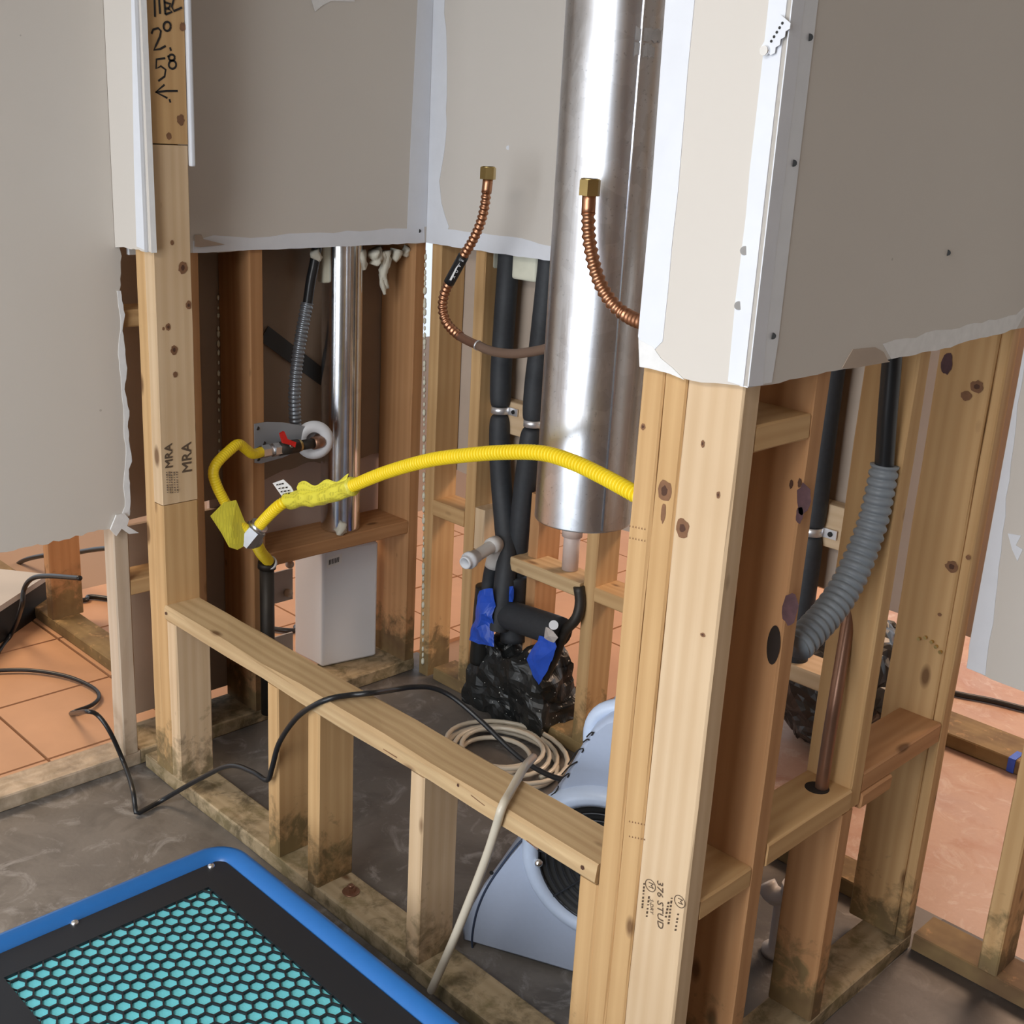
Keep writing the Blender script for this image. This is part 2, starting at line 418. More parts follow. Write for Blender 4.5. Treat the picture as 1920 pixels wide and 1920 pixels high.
def text(name, parent, body, loc, rx, up, size, mat, xs=1.0, bold=0.0):
    """flat lettering: rx = reading direction, up = letter up"""
    cu = bpy.data.curves.new(name, 'FONT'); cu.body = body; cu.size = size; cu.resolution_u = 2; cu.offset = size*bold; cu.align_x = 'CENTER'; cu.align_y = 'CENTER'
    tmp = bpy.data.objects.new(name+'_tmp', cu); COL.objects.link(tmp); dg = bpy.context.evaluated_depsgraph_get()
    me = bpy.data.meshes.new_from_object(tmp.evaluated_get(dg)); bpy.data.objects.remove(tmp); bpy.data.curves.remove(cu)
    rx, up = Vector(rx).normalized(), Vector(up).normalized(); nz = rx.cross(up)
    m = Matrix((rx, up, nz)).transposed()
    for v in me.vertices: v.co = m @ Vector((v.co.x*xs, v.co.y, v.co.z))
    me.materials.clear(); me.materials.append(MATS[mat]); me.name = name
    o = bpy.data.objects.new(name, me); o.location = Vector(loc)
    return link(o, parent)

ST = .0381; SD = .0889; SL = .1400; DW = .0127
XW, D, DR, XJ, ZR = -1.634, .881, .822, -1.481, .475
TOP = 2.6
def a2(px, py, plane, v):
    p = P(px, py, **{plane: v}); return (p.y, p.z) if plane == 'x' else (p.x, p.z)

# ================================================================== SETTING
def rect(name, x, y, z, mat, label, cat):
    o = box(name, None, x, y, z, mat); return setprops(o, label, cat, kind='structure')
rect('floor_shaded', (.0, 4.2), (-3.9, .97), (-.10, .0006), 'slab_shaded', 'stained concrete floor beside the right closet wall, darkened for shade', 'floor')  # shade on the right side put into the slab colour
rect('floor', (XW-SD, 4.2), (-4.0, .97), (-.10, 0), 'slab', 'stained grey concrete slab of the closet and the nook before it', 'floor')
rect('floor_back', (-1.0, 4.2), (.97, 5.2), (-.10, -.002), 'slab_pink', 'dusty pinkish bare floor of the room behind the closet', 'floor')
ft = thing('floor_tiled', (-3, 0, -.1), 'orange clay tile floor of the next room', 'floor', kind='structure')
box('tile_bed', ft, (-6.2, XW-SD), (-4.6, 5.2), (-.10, -.012), 'grout')
box('tile_bed', ft, (XW-SD, -1.0), (.97, 5.2), (-.10, -.012), 'grout')
TS = .335; gx, gy = -1.80, -.165
tile_me = None
for i in range(-7, 3):
    for j in range(-5, 9):
        x1 = gx-i*TS; x0 = x1-TS; y0 = gy+j*TS; y1 = y0+TS
        if y0 < .97 and x1 > XW-SD: 
            if x0 > XW-SD-.05: continue
            x1 = XW-SD-.004
        if x1 > -1.0: continue
        if y0 < .97 < y1 and x0 > XW-SD: continue
        if x0 < -4.6: continue
        box('tile', ft, (x0+.004, x1-.004), (y0+.004, y1-.004), (-.012, random.uniform(-.001, .0008)), 'tile_clay', 0)
rect('ceiling', (-6.2, 4.2), (-4.0, 5.2), (TOP, TOP+.1), 'paint_beige', 'plain painted ceiling above the rooms', 'ceiling')
# outer walls of the room the camera stands in (window behind the camera)
wf = thing('wall_window_side', (1, -3.95, 0), 'painted wall with a wide glass door opening behind the viewer', 'wall', kind='structure')
for (xa, xb, za, zb) in ((XW-SD, -1.46, 0, TOP), (1.56, 4.2, 0, TOP), (-1.46, 1.56, 2.34, TOP)):
    box('wall_section', wf, (xa, xb), (-4.0, -3.88), (za, zb), 'paint_beige')
wn = thing('window_1', (.05, -3.95, 0), 'wide white framed glass door behind the viewer', 'window', kind='structure')
for (xa, xb, za, zb) in ((-1.46, 1.56, 0, .04), (-1.46, 1.56, 2.30, 2.34), (-1.46, -1.41, .04, 2.30), (1.51, 1.56, .04, 2.30), (.02, .08, .04, 2.30)):
    box('window_frame', wn, (xa, xb), (-3.96, -3.90), (za, zb), 'white_plastic')
rect('wall_right_side', (4.1, 4.2), (-3.9, 5.2), (0, TOP), 'paper_brown', 'unseen wall far to the right, browned to cut bounced light', 'wall')  # out of view; dark colour keeps bounce off the right closet wall

# ------------------------------------------------------------------ wall_front (the closet's open front)
wfr = thing('wall_front', (-.8, 0, 0), 'open framed closet front with half-height rail and short studs', 'wall', kind='structure')
board('bottom_plate', wfr, (-1.612, -.092), (0, SD), (0, .038), 'wood_wet', jit=.0015)
board('rail', wfr, (XJ-.004, -.167), (-.004, SD), (ZR-.038, ZR), 'wood_rail', ch=.005, jit=.0022, label='rough horizontal timber across the closet front')
zs1, zs2 = P(320, 271, x=XJ).z, P(340, 942, x=XJ).z
board('stud', wfr, (-1.557, -1.519), (0, SD), (.038, TOP), 'wood_tan')
js = board('stud', wfr, (-1.519, XJ), (0, SD), (zs1+.0012, TOP), 'wood_tan', ch=.0015, label='upper jamb stud with black marker writing')
jm = board('stud', wfr, (-1.519, XJ), (0, SD), (zs2+.001, zs1-.0012), 'wood_pale', ch=.0025, label='jamb stud with a faded grade stamp')
board('stud', wfr, (-1.519, XJ), (0, SD), (.038, zs2-.001), 'wood_tan')
board('cripple_stud', wfr, (XJ, XJ+ST), (0, SD), (.038, ZR-.038), 'wood_pale')
for x0, m in ((-1.075, 'wood_tan'), (-.933, 'wood_tan'), (-.617, 'wood_pale')):
    board('cripple_stud', wfr, (x0, x0+ST), (0, SD), (.038, ZR-.038), m)
board('cripple_stud', wfr, (-.203, -.1655), (0, SD), (.038, ZR-.040), 'wood_tan')
board('stud', wfr, (-.165, -.1275), (0, SD), (.038, TOP), 'wood_tan')
board('stud', wfr, (-.127, -.0895), (0, SD), (.038, TOP), 'wood_tan')
board('header', wfr, (XJ, -.165), (0, SD), (2.50, TOP), 'wood_tan')
# marker writing on the jamb, read from the photograph
def jp(u, v): return Vector(a2(u/3, v/3, 'x', XJ+.0011))
def arc(cx, cy, rx, ry, a0=0, a1=360, n=16): return [(cx+rx*math.cos(math.radians(a0+(a1-a0)*i/n)), cy+ry*math.sin(math.radians(a0+(a1-a0)*i/n))) for i in range(n+1)]
mark = [[(868, -30), (872, 95)], [(893, -30), (900, 78)], [(922, -30), (930, 82)], [(925, 12), (958, 22), (950, 44), (930, 50)], [(945, 48), (968, 66), (930, 82)],
        [(985, -30), (966, 38), (978, 62), (1024, 42)], [(852, 190), (862, 166), (890, 158), (905, 174), (900, 205), (880, 250), (866, 281), (900, 276), (932, 258)],
        arc(940, 148, 20, 26), [(956, 266), (962, 286)], [(930, 327), (880, 334), (878, 386), (905, 372), (932, 392), (926, 430), (890, 456)],
        arc(966, 324, 17, 17), arc(970, 364, 21, 23), [(944, 312), (948, 322)], [(1000, 512), (940, 512), (876, 518)], [(926, 476), (876, 518), (942, 552)], [(953, 558), (959, 577)]]
strokes('marker_writing', js, 'x', XJ, [[jp(*q) for q in ln] for ln in mark], .0042, 'ink', .0011)
def jtext(body, px, py, size, mat, xs=1.0):
    for k_ in (-1, 0, 1): text('grade_stamp', jm, body, P(px, py, x=XJ+.0011)+Vector((.00004*k_, .0006*k_, .0007*k_)), (0, 0, 1), (0, -1, 0), size, mat, xs)
jtext('MRA', 317, 855, .026, 'ink_faded', 1.05); jtext('MRA', 351, 858, .034, 'ink_faded', 1.0)
def dashes(parent, p0, p1, width, mat, n=9):
    """a worn line of print too small to read: a row of short ink marks from p0 to p1"""
    p0, p1 = Vector(p0), Vector(p1); d = p1-p0; side = (d.normalized().cross(-ray(960, 960).normalized())).normalized()*width/2; vs, fs = [], []
    for k in range(n):
        a = p0+d*(k+random.uniform(0, .3))/n; b = p0+d*(k+random.uniform(.5, .85))/n; i = len(vs)
        vs += [a-side, b-side, b+side, a+side]; fs.append((i, i+1, i+2, i+3))
    return mk('stamp_line', vs, fs, mat, parent)
for px in (312, 317, 321, 326, 331): dashes(jm, P(px, 884, x=XJ+.0011), P(px+2, 926, x=XJ+.0011), .0035, 'ink_faded')
ab = P(658, 1672, z=.0385)
bp_ = [o for o in wfr.children if o.name.startswith('bottom_plate')][0]
cyl('anchor_washer', bp_, ab-Vector((0, 0, .001)), ab+Vector((0, 0, .0018)), .018, 'brown_copper', 20); cyl('anchor_nut', bp_, ab+Vector((0, 0, .0018)), ab+Vector((0, 0, .011)), .0105, 'brown_copper', 6); cyl('anchor_bolt', bp_, ab+Vector((0, 0, .010)), ab+Vector((0, 0, .017)), .0055, 'brown_copper', 12)
# drywall of the front face, right of the opening
zc = 1.25
wl = thing('wall_left', (XW, 0, 0), 'long framed left wall with torn drywall and bare studs', 'wall', kind='structure')
wb = thing('wall_back', (-.8, D, 0), 'framed back wall of the closet with cut drywall and pipes', 'wall', kind='structure')
wr = thing('wall_right', (0, .4, 0), 'framed right closet wall with painted drywall above bare studs', 'wall', kind='structure')
wbr = thing('wall_back_right', (.6, DR, 0), 'framed wall running off to the right with drywall cut off low', 'wall', kind='structure')
yF = -DW
def F(px, py): return a2(px, py, 'y', yF)
outl = [F(1253, -60), F(1253, 0), F(1222, 360), F(1197, 630), F(1199, 688)]
low = jag([F(1199, 688), F(1240, 697), F(1290, 712), F(1340, 718), F(1400, 724)], .014, .002)
xr = .0127
fp = panel('drywall_panel', wfr, 'y', yF, outl[:-1]+[tuple(q) for q in low]+[(xr, low[-1].y-.002), (xr, TOP), (outl[0][0], TOP)], DW-.0004, ('paint_beige', 'gypsum'))
panel('white_strip', fp, 'y', yF-.0009, [F(1253, -60), F(1222, 360), F(1197, 630), F(1201, 650), F(1228, 655)]+[tuple(q) for q in jag([F(1243, 640), F(1280, 260), F(1303, 0), F(1306, -60)], .06, .0012)], .0009, 'white_compound', 'bare white edge strip beside the opening')
panel('torn_paper', fp, 'y', yF-.0012, [F(1198, 636)]+[tuple(q) for q in jag([F(1225, 650), F(1240, 672), F(1262, 690), F(1284, 712)], .012, .0015)]+[F(1255, 700), F(1225, 692), F(1200, 687)], .0011, 'paper_white')
# outside corner bead
bead = panel('corner_bead', wfr, 'y', yF-.0016, [F(1443, -40)]+[tuple(q) for q in jag([F(1443, 0), F(1407, 320), F(1373, 640), F(1366, 715)], .05, .0016)]+[(xr-.006, F(1395, 724)[1]), (xr-.006, TOP), (F(1443, 0)[0], TOP)], .0015, 'white_compound')
# strip of the front face left of the jamb
sl = [(XW, TOP), (XW, F(226, 466)[1])]+[tuple(q) for q in jag([F(232, 463), F(255, 468), F(284, 474)], .01, .002)]+[(XJ+.006, TOP)]
sp = panel('drywall_panel', wfr, 'y', yF, [(max(a, XW+DW+.0005), b) for a, b in sl], DW-.0004, ('paint_beige', 'gypsum'))
panel('corner_bead', sp, 'y', yF-.0014, [(F(247, 0)[0], TOP), F(247, 0), F(252, 300), F(257, 462), F(275, 470), (F(270, 200)[0], TOP)], .0013, 'white_compound')
panel('bead_edge', sp, 'y', yF-.0030, [(XJ-.006, TOP), (XJ-.006, F(280, 474)[1]), (XJ+.006, F(284, 474)[1]), (XJ+.006, TOP)], .0029, 'bead_metal')
box('bead_sliver', wfr, (XJ-.004, XJ+.009), (SD+.001, SD+.012), (P(357, 312, x=XJ).z, TOP), 'white_compound', .004)

# ------------------------------------------------------------------ wall_left
board('bottom_plate', wl, (XW-SD, XW), (-3.88, -.002), (0, .038), 'wood_grey')
board('bottom_plate', wl, (XW-SL, XW), (0, D), (0, .038), 'wood_wet')
board('stud', wl, (XW-.050, XW), (-.044, -.006), (.038, TOP), 'wood_grey', label='pale weathered stud below the torn drywall')
for y0, m in ((.158, 'wood_red'), (.33, 'wood_red'), (.843, 'wood_red')):
    board('stud', wl, (XW-SL, XW), (y0, y0+ST), (.038, TOP), m)
board('block', wl, (XW-SL, XW), (.3685, .8425), (.437, .475), 'wood_red')
board('block', wl, (XW-SD, XW), (-.0055, .1575), (P(262, 612, x=XW).z, P(262, 580, x=XW).z), 'wood_tan')
board('block', wl, (XW-SD, XW), (-.0055, .1575), (.45, .488), 'wood_tan')
for y0 in (-.75, -1.2, -1.6, -2.0, -2.4, -2.8, -3.2, -3.6): board('stud', wl, (XW-SD, XW), (y0, y0+ST), (.038, TOP), 'wood_grey')
xL = XW+DW
def Lf(px, py): return a2(px, py, 'x', xL)
tear = jag([Lf(-60, 1047), Lf(0, 1036), Lf(60, 1024), Lf(120, 1012), Lf(175, 997), Lf(205, 992)], .012, .003)+jag([Lf(222, 975), Lf(243, 968), Lf(243, 930), Lf(240, 880), Lf(246, 865), Lf(238, 800), Lf(240, 770), Lf(232, 730), Lf(236, 690), Lf(228, 620), Lf(232, 590), Lf(224, 545), Lf(228, 480), Lf(224, 464)], .012, .0025)
ol = [(-3.87, Lf(-60, 1047)[1])]+[tuple(q) for q in tear]+[(-DW-.0005, tear[-1].y), (-DW-.0005, TOP), (-3.87, TOP)]
lp = panel('drywall_panel', wl, 'x', xL, ol, -(DW-.0004), ('paint_beige', 'gypsum'))
rp = [Lf(*q) for q in ((222, 978), (243, 966), (244, 930), (241, 880), (247, 865), (239, 800), (242, 770), (233, 730), (238, 690), (229, 620), (234, 590), (226, 545))]
rq = [Lf(*q) for q in ((219, 545), (226, 600), (222, 650), (227, 720), (232, 790), (236, 850), (232, 900), (234, 950))]
panel('torn_paper', lp, 'x', xL+.0012, [tuple(q) for q in jag(rp, .01, .0015)]+[tuple(q) for q in jag(rq, .015, .002)], -.001, 'gypsum')
curl = [Lf(*q) for q in ((205, 992), (216, 965), (232, 962), (240, 972), (236, 985), (258, 998), (240, 1000), (226, 990), (216, 1004))]
panel('torn_paper', lp, 'x', xL+.006, curl, -.0045, 'paper_white')
# closet part of the left wall
zl = [Lf(362, 474), Lf(500, 468), Lf(640, 462), Lf(796, 455)]
cp = panel('drywall_panel', wl, 'x', xL, [(.02, TOP), (.02, zl[0][1])]+[tuple(q) for q in jag(zl, .03, .0018)]+[(D-DW-.0006, zl[-1][1]), (D-DW-.0006, TOP)], -(DW-.0004), ('paint_beige', 'gypsum'))
panel('white_strip', cp, 'x', xL+.0009, [tuple(q) for q in jag(zl, .03, .0012)]+[tuple(q) for q in jag([Lf(795, 425), Lf(700, 432), Lf(600, 436), Lf(540, 438), Lf(470, 446), Lf(400, 441), Lf(362, 452)], .035, .003)], -.0008, 'white_compound')
panel('white_strip', cp, 'x', xL+.0006, [Lf(763, 430), Lf(770, 260), Lf(783, 0), (D-DW-.001, TOP), (D-DW-.001, Lf(795, 425)[1])], -.0005, 'white_compound')
panel('torn_paper', cp, 'x', xL+.004, [Lf(364, 440), Lf(376, 440), Lf(380, 448), Lf(420, 458), Lf(375, 463), Lf(364, 462)], -.003, 'paper_tan')
panel('torn_paper', cp, 'x', xL+.002, [Lf(580, -10), Lf(590, 22), Lf(604, 10), Lf(620, 2), Lf(664, 3), Lf(664, -10)], -.001, 'paper_white')
cyl('anchor_hole', cp, P(786, 433, x=xL+.0012), P(786, 433, x=xL-.002), .005, 'screw_dark', 10)
# far skin of the left wall (the next room's boards seen from behind)
xb = XW-SL-.001
def Lb(px, py): return a2(px, py, 'x', xb)
zb0 = P(550, 885, x=xb).z
panel('board_back', wl, 'x', xb, [(-.10, .58), (.33, .60)]+[tuple(q) for q in jag([(.36, zb0-.03), (.50, zb0+.005), (.60, zb0+.02), (.70, zb0+.005), (1.0, zb0+.01)], .02, .004)]+[(1.0, TOP), (-.10, TOP)], -DW, 'paper_brown')
panel('board_back', wl, 'x', xb-DW-.002, [(.30, .44), (1.0, .44), (1.0, zb0+.10), (.30, zb0+.10)], -DW, 'paper_mauve_lit')  # board continues down; lighter tone paints in light through the gap
panel('board_back', wl, 'x', xb, [(.04, .06), (.365, .06), (.365, .572), (.04, .572)], -DW, 'paper_brown')
# foam beads in the stud joints
def foam_line(px0, py0, px1, py1, plane, v, n, r, parent):
    vs, fs = [], []
    for i in range(n):
        t = i/(n-1)+random.uniform(-.3, .3)/n; p = P(px0+(px1-px0)*t, py0+(py1-py0)*t, **{plane: v}); rr = r*random.uniform(.5, 1.2)
        b = bmesh.new(); bmesh.ops.create_icosphere(b, subdivisions=1, radius=rr); base = len(vs)
        for q in b.verts: vs.append(p+Vector((q.co.x, q.co.y, q.co.z*2.2)))
        for f in b.faces: fs.append(tuple(base+q.index for q in f.verts))
        b.free()
    mk('foam_bead', vs, fs, 'cream_foam', parent, smooth=True)
foam_line(797, 470, 793, 1240, 'y', D-.002, 60, .005, wb)
foam_line(409, 560, 411, 860, 'x', XW-SL+.006, 18, .004, wl)
# torn glass wool under the cut drywall
def tuft(name, parent, pts, r, seed):
    path = spline(pts, .008); L = len(path)*.008
    return tube(name, parent, path, lambda s: r*(1-.75*max(0, s/L)**1.6)+.002, 'fibre', 12, straight=True,
         noisef=lambda s, a: .75*mnoise.noise(Vector((s*60+seed, math.cos(a)*2.4, math.sin(a)*2.4))))
xi = XW-.03
for k, pts in enumerate((((672, 470), (676, 490), (680, 505)), ((700, 470), (706, 486), (703, 498)), ((722, 470), (724, 496), (718, 515), (726, 540)),
                         ((745, 468), (742, 480), (738, 488)), ((765, 466), (760, 474), (757, 480)), ((588, 470), (594, 480), (600, 486)), ((655, 472), (660, 484), (664, 495)), ((714, 472), (720, 500), (716, 525), (722, 552)))):
    tuft('insulation_tuft', wl, [P(px, py, x=xi) for px, py in pts], (.016, .018, .012, .014, .010, .010, .014, .008)[k], k*3.1)
box('insulation_piece', wl, (XW-.075, XW-.05), (P(602, 500, x=XW-.06).y, P(622, 500, x=XW-.06).y), (P(610, 530, x=XW-.06).z, 1.30), 'cream_foam', .006)
# diagonal bracing strap in the bay
pa, pb = P(495, 625, x=XW-.134), P(610, 705, x=XW-.134); dv = (pb-pa).normalized(); up = Vector((0, -dv.z, dv.y))*.022
if up.z < 0: up = -up
mk('brace_strap', [pa-up, pb-up*1.3, pb+up*.6, pa+up, pa-up+Vector((.002, 0, 0)), pb-up*1.3+Vector((.002, 0, 0)), pb+up*.6+Vector((.002, 0, 0)), pa+up+Vector((.002, 0, 0))],
   [(0, 1, 2, 3), (7, 6, 5, 4), (0, 1, 5, 4), (1, 2, 6, 5), (2, 3, 7, 6), (3, 0, 4, 7)], 'dark_strap', wl)

# ------------------------------------------------------------------ wall_back
board('bottom_plate', wb, (-1.545, -1.365), (D, D+SD), (0, .038), 'wood_tan')
board('bottom_plate', wb, (-1.13, -.09), (D, D+SD), (0, .038), 'wood_tan')
for x0, m in ((-1.612, 'wood_tan'), (-1.442, 'wood_tan'), (-.996, 'wood_tan'), (-.50, 'wood_tan')):
    board('stud', wb, (x0, x0+ST), (D, D+SD), (.038 if x0 > -1.6 else 0, TOP), m)
board('stud', wb, (-.29, -.252), (D, D+SD), (.038, TOP), 'wood_tan')
board('block', wb, (-1.5735, -1.4425), (D, D+SD), (.500, .545), 'wood_tan')
board('block', wb, (-1.4035, -1.366), (D+.002, D+SD), (P(905, 1035, y=D).z, P(900, 955, y=D).z), 'wood_pale')
board('block', wb, (P(958, 1050, y=D-.01).x, -.9965), (D-.012, D+SD-.012), (.437, .475), 'wood_rail')
board('block', wb, (-.9575, -.5005), (D, D+SD), (.437, .475), 'wood_tan')
board('block', wb, (-.4615, -.2905), (D, D+SD), (.437, .475), 'wood_pale')
board('block', wb, (-1.4035, -.9965), (D+.052, D+SD), (P(945, 812, y=D+.05).z, P(945, 750, y=D+.05).z), 'wood_pale', ch=.002)
board('block', wb, (-.4615, -.2905), (D+.052, D+SD), (P(1560, 1030, y=D+.05).z, P(1570, 950, y=D+.05).z), 'wood_pale', ch=.002)
board('stud', wb, (P(991, 1000, y=D+.03).x, P(991, 1000, y=D+.03).x+.034), (D+.03, D+SD+.03), (.0, P(1000, 925, y=D+.03).z), 'wood_red', label='short reddish stud standing behind the black pipes')
yB = D-DW
def Bf(px, py): return a2(px, py, 'y', yB)
bb = jag([Bf(801, 455), Bf(870, 466), Bf(960, 479), Bf(1045, 491)], .02, .0012)+[Vector((-.09, bb_z)) for bb_z in (Bf(1045, 491)[1],)]
bp = panel('drywall_panel', wb, 'y', yB, [(XW+.0005, bb[0].y)]+[tuple(q) for q in bb]+[(-.09, TOP), (XW+.0005, TOP)], DW-.0004, ('paint_beige', 'gypsum'))
panel('white_strip', bp, 'y', yB-.0009, [tuple(q) for q in bb[:-1]]+[tuple(q) for q in jag([Bf(1050, 462), Bf(960, 444), Bf(900, 436), Bf(840, 430), Bf(842, 425), Bf(828, 380), Bf(824, 340), Bf(836, 260), Bf(838, 100), Bf(834, 0)], .03, .004)]+[(Bf(834, 0)[0], TOP), (XW+DW+.001, TOP), (XW+DW+.001, bb[0].y)], .0008, 'white_compound')
cyl('drywall_dimple', bp, P(953, 277, y=yB-.0012), P(953, 277, y=yB), .0055, 'white_compound', 12)
yb = D+SD+.001
zbk, zbk2 = P(855, 882, y=yb).z, P(1560, 1108, y=yb).z
panel('board_back', wb, 'y', yb, [tuple(q) for q in jag([(-1.70, zbk+.01), (-1.55, zbk), (-1.40, zbk-.01), (-1.25, zbk-.03)], .02, .003)]+[(-.80, .62), (-.55, zbk2), (-.05, zbk2), (-.05, TOP), (-1.70, TOP)], DW, 'paper_tan')
box('cream_pad', wb, (P(913, 490, y=.93).x, P(936, 490, y=.93).x), (.905, .965), (P(925, 504, y=.93).z, 1.32), 'cream_foam', .008)
box('cream_pad', wb, (P(972, 490, y=.93).x, P(1018, 490, y=.93).x), (.905, .965), (P(995, 526, y=.93).z, 1.32), 'cream_foam', .010)

# ------------------------------------------------------------------ wall_right
board('bottom_plate', wr, (-SD, 0), (0, DR), (0, .038), 'wood_wet', jit=.0025)
bst = board('stud', wr, (-SD, 0), (0, ST), (.038, TOP), 'wood_pale', label='pale corner stud with a stamped lumber grade')
s2 = board('stud', wr, (-SD, 0), (.168, .206), (.038, TOP), 'wood_red')
board('stud', wr, (-SD, 0), (.458, .496), (.466, TOP), 'wood_tan')
board('stud', wr, (-.122, -.020), (.783, .821), (.038, TOP), 'wood_tan')
board('stud', wr, (-.0195, 0.0), (.786, .822), (.038, TOP), 'wood_tan')
board('cripple_stud', wr, (-SD, .001), (.436, .474), (.038, .465), 'wood_red')
board('block', wr, (-SD, 0), (.0385, .1675), (1.162, 1.199), 'wood_tan')
board('block', wr, (-SD, 0), (.0385, .1675), (.445, .481), 'wood_tan')
blk = board('block', wr, (-SD, .002), (.2065, .4575), (.4655, .506), 'wood_tan')
board('block', wr, (-SD, 0), (.4965, .783), (.484, .524), 'wood_red')
board('block', wr, (-.050, .004), (.497, .600), (.455, .484), 'wood_red')
hc = P(1532, 1477, z=.5068)
cyl('drilled_hole', blk, hc, hc-Vector((0, 0, .004)), .021, 'knot_hole', 20)
# notch where the grey conduit dives into the second stud
npt = P(1478, 1215, y=.1672)
mk('drilled_hole', s2 and [Vector((-.012+.011*math.cos(t*math.pi/12), .1669, npt.z-.004+.031*math.sin(t*math.pi/12))) for t in range(24)], [tuple(range(24))], 'knot_hole', s2)
def btext(body, px, py, size, mat='ink_faded', xs=1.0):
    text('grade_stamp', bst, body, P(px, py, y=-.0011), (.12, 0, -1), (1, 0, .12), size, mat, xs)
btext('376 STUD', 1237, 1697, .016, xs=1.15); btext('S-DRY', 1221, 1700, .009); [dashes(bst, P(a, b, y=-.0011), P(c, d, y=-.0011), .0028, 'ink_faded', n) for a, b, c, d, n in ((1208, 1655, 1204, 1705, 8), (1217, 1680, 1212, 1722, 6))]
[dashes(bst, P(a, b, y=-.0011), P(c, d, y=-.0011), .0032, 'ink_faded', n) for a, b, c, d, n in ((1260, 1682, 1253, 1735, 8), (1254, 1690, 1248, 1722, 5), (1272, 1712, 1266, 1748, 5))]
for (px, py) in ((1220, 1660), (1275, 1690)):
    c = P(px, py, y=0); strokes('stamp_ring', bst, 'y', 0, [[(c.x+.0095*math.cos(t*math.pi/10), c.z+.0095*math.sin(t*math.pi/10)) for t in range(21)]], .0011, 'ink_faded', -.0011)
    btext('M', px, py, .013)
xR = DW
def Rf(px, py): return a2(px, py, 'x', xR)
lowR = jag([Rf(1420, 724), Rf(1500, 709), Rf(1582, 692), Rf(1640, 680), Rf(1700, 668), Rf(1769, 653), Rf(1850, 632), Rf(1905, 617)], .02, .0022)
yend = DR-DW-.0006
qR = panel('drywall_panel', wr, 'x', xR, [(-DW, TOP), (-DW, lowR[0].y)]+[tuple(q) for q in lowR if q.x < yend and q.x > -DW]+[(yend, lowR[-1].y+.0), (yend, TOP)], -(DW-.0004), ('paint_beige', 'gypsum'))
panel('white_strip', qR, 'x', xR+.0008, [tuple(q) for q in lowR if Rf(1660, 680)[0] < q.x < yend]+[(yend, lowR[-1].y+.045)]+[tuple(q) for q in jag([Rf(1905, 590), Rf(1840, 606), Rf(1770, 618), Rf(1700, 634), Rf(1655, 645)], .025, .003)], -.0007, 'paper_white')
panel('patch', qR, 'x', xR+.0012, [Rf(*q) for q in ((1578, 690), (1590, 668), (1598, 655), (1640, 651), (1656, 660), (1664, 676), (1668, 678), (1640, 683), (1600, 690))], -.001, 'paper_tan')
rb = panel('corner_bead', wr, 'x', xR+.0016, [(-DW-.0014, TOP), (-DW-.0014, Rf(1416, 722)[1]), Rf(1429, 722)]+[tuple(q) for q in jag([Rf(1434, 640), Rf(1470, 330), Rf(1507, 0)], .04, .0012)]+[(Rf(1507, 0)[0], TOP)], -.0015, 'white_compound')
gb = panel('bead_flange', wr, 'x', xR+.0010, [(Rf(1507, 0)[0], TOP), Rf(1507, 0), Rf(1434, 640), Rf(1428, 720), Rf(1446, 717), Rf(1458, 640), Rf(1533, 0), (Rf(1533, 0)[0], TOP)], -.0009, 'bead_metal')
for (px, py, m) in ((1518, 70, 'screw_dark'), (1488, 306, 'screw_dark'), (1449, 630, 'screw_dark')):
    cyl('screw', gb, P(px, py, x=xR+.0018), P(px, py, x=xR), .0042, m, 10)
for (px, py) in ((1385, 573), (1396, 470)):
    cyl('screw', bead, P(px, py, y=yF-.0028), P(px, py, y=yF-.001), .0055, 'screw_bright', 12)
cyl('nail_hole', qR, P(1777, 474, x=xR+.0006), P(1777, 474, x=xR-.001), .0045, 'screw_dark', 8)
# punched strap dangling off the bead
ca, cb = F(1441, 96), F(1478, 36); c0, c1 = Vector(ca), Vector(cb); dd = (c1-c0).normalized(); nn = Vector((-dd.y, dd.x)); teeth = []
for i in range(9): teeth.append(c0+(c1-c0)*(i/8)+nn*(-.009-(.003 if i % 2 else 0)))
o_ = [c0+nn*.008, c1+nn*.008]+teeth[::-1]
stp = panel('loose_strap', wfr, 'y', yF-.006, [tuple(q) for q in o_], .0012, 'white_compound')
for i in range(5):
    q = c0+(c1-c0)*(.3+.14*i); cyl('punched_hole', stp, (q.x, yF-.0066, q.y), (q.x, yF-.005, q.y), .0017, 'screw_dark', 8)
q = c0; cyl('screw', stp, (q.x, yF-.010, q.y), (q.x, yF-.0045, q.y), .0055, 'screw_bright', 12)

# ------------------------------------------------------------------ wall_back_right
board('bottom_plate', wbr, (.004, 3.4), (DR, DR+SD), (0, .038), 'wood_red')
x0 = P(1845, 1750, y=DR).x
board('stud', wbr, (x0, x0+ST), (DR, DR+SD), (.038, TOP), 'wood_tan')
for xx in (.60, 1.0, 1.4): board('stud', wbr, (xx, xx+ST), (DR, DR+SD), (.038, TOP), 'wood_tan')
yW = DR-DW
def Wf(px, py): return a2(px, py, 'y', yW)
lw = jag([Wf(1812, 1252), Wf(1840, 1264), Wf(1880, 1282), Wf(1920, 1297), Wf(1990, 1326)], .02, .003)
xe = .0135
le = jag([Wf(1886, 650), Wf(1862, 800), Wf(1840, 1000), Wf(1822, 1150), Wf(1812, 1252)], .02, .002)
wo = [(max(q.x, xe), q.y) for q in le]+[tuple(q) for q in lw[1:]]+[(2.2, lw[-1].y), (2.2, TOP), (xe, TOP)]
wp = panel('drywall_panel', wbr, 'y', yW, wo, DW-.0004, ('paint_beige', 'gypsum'))
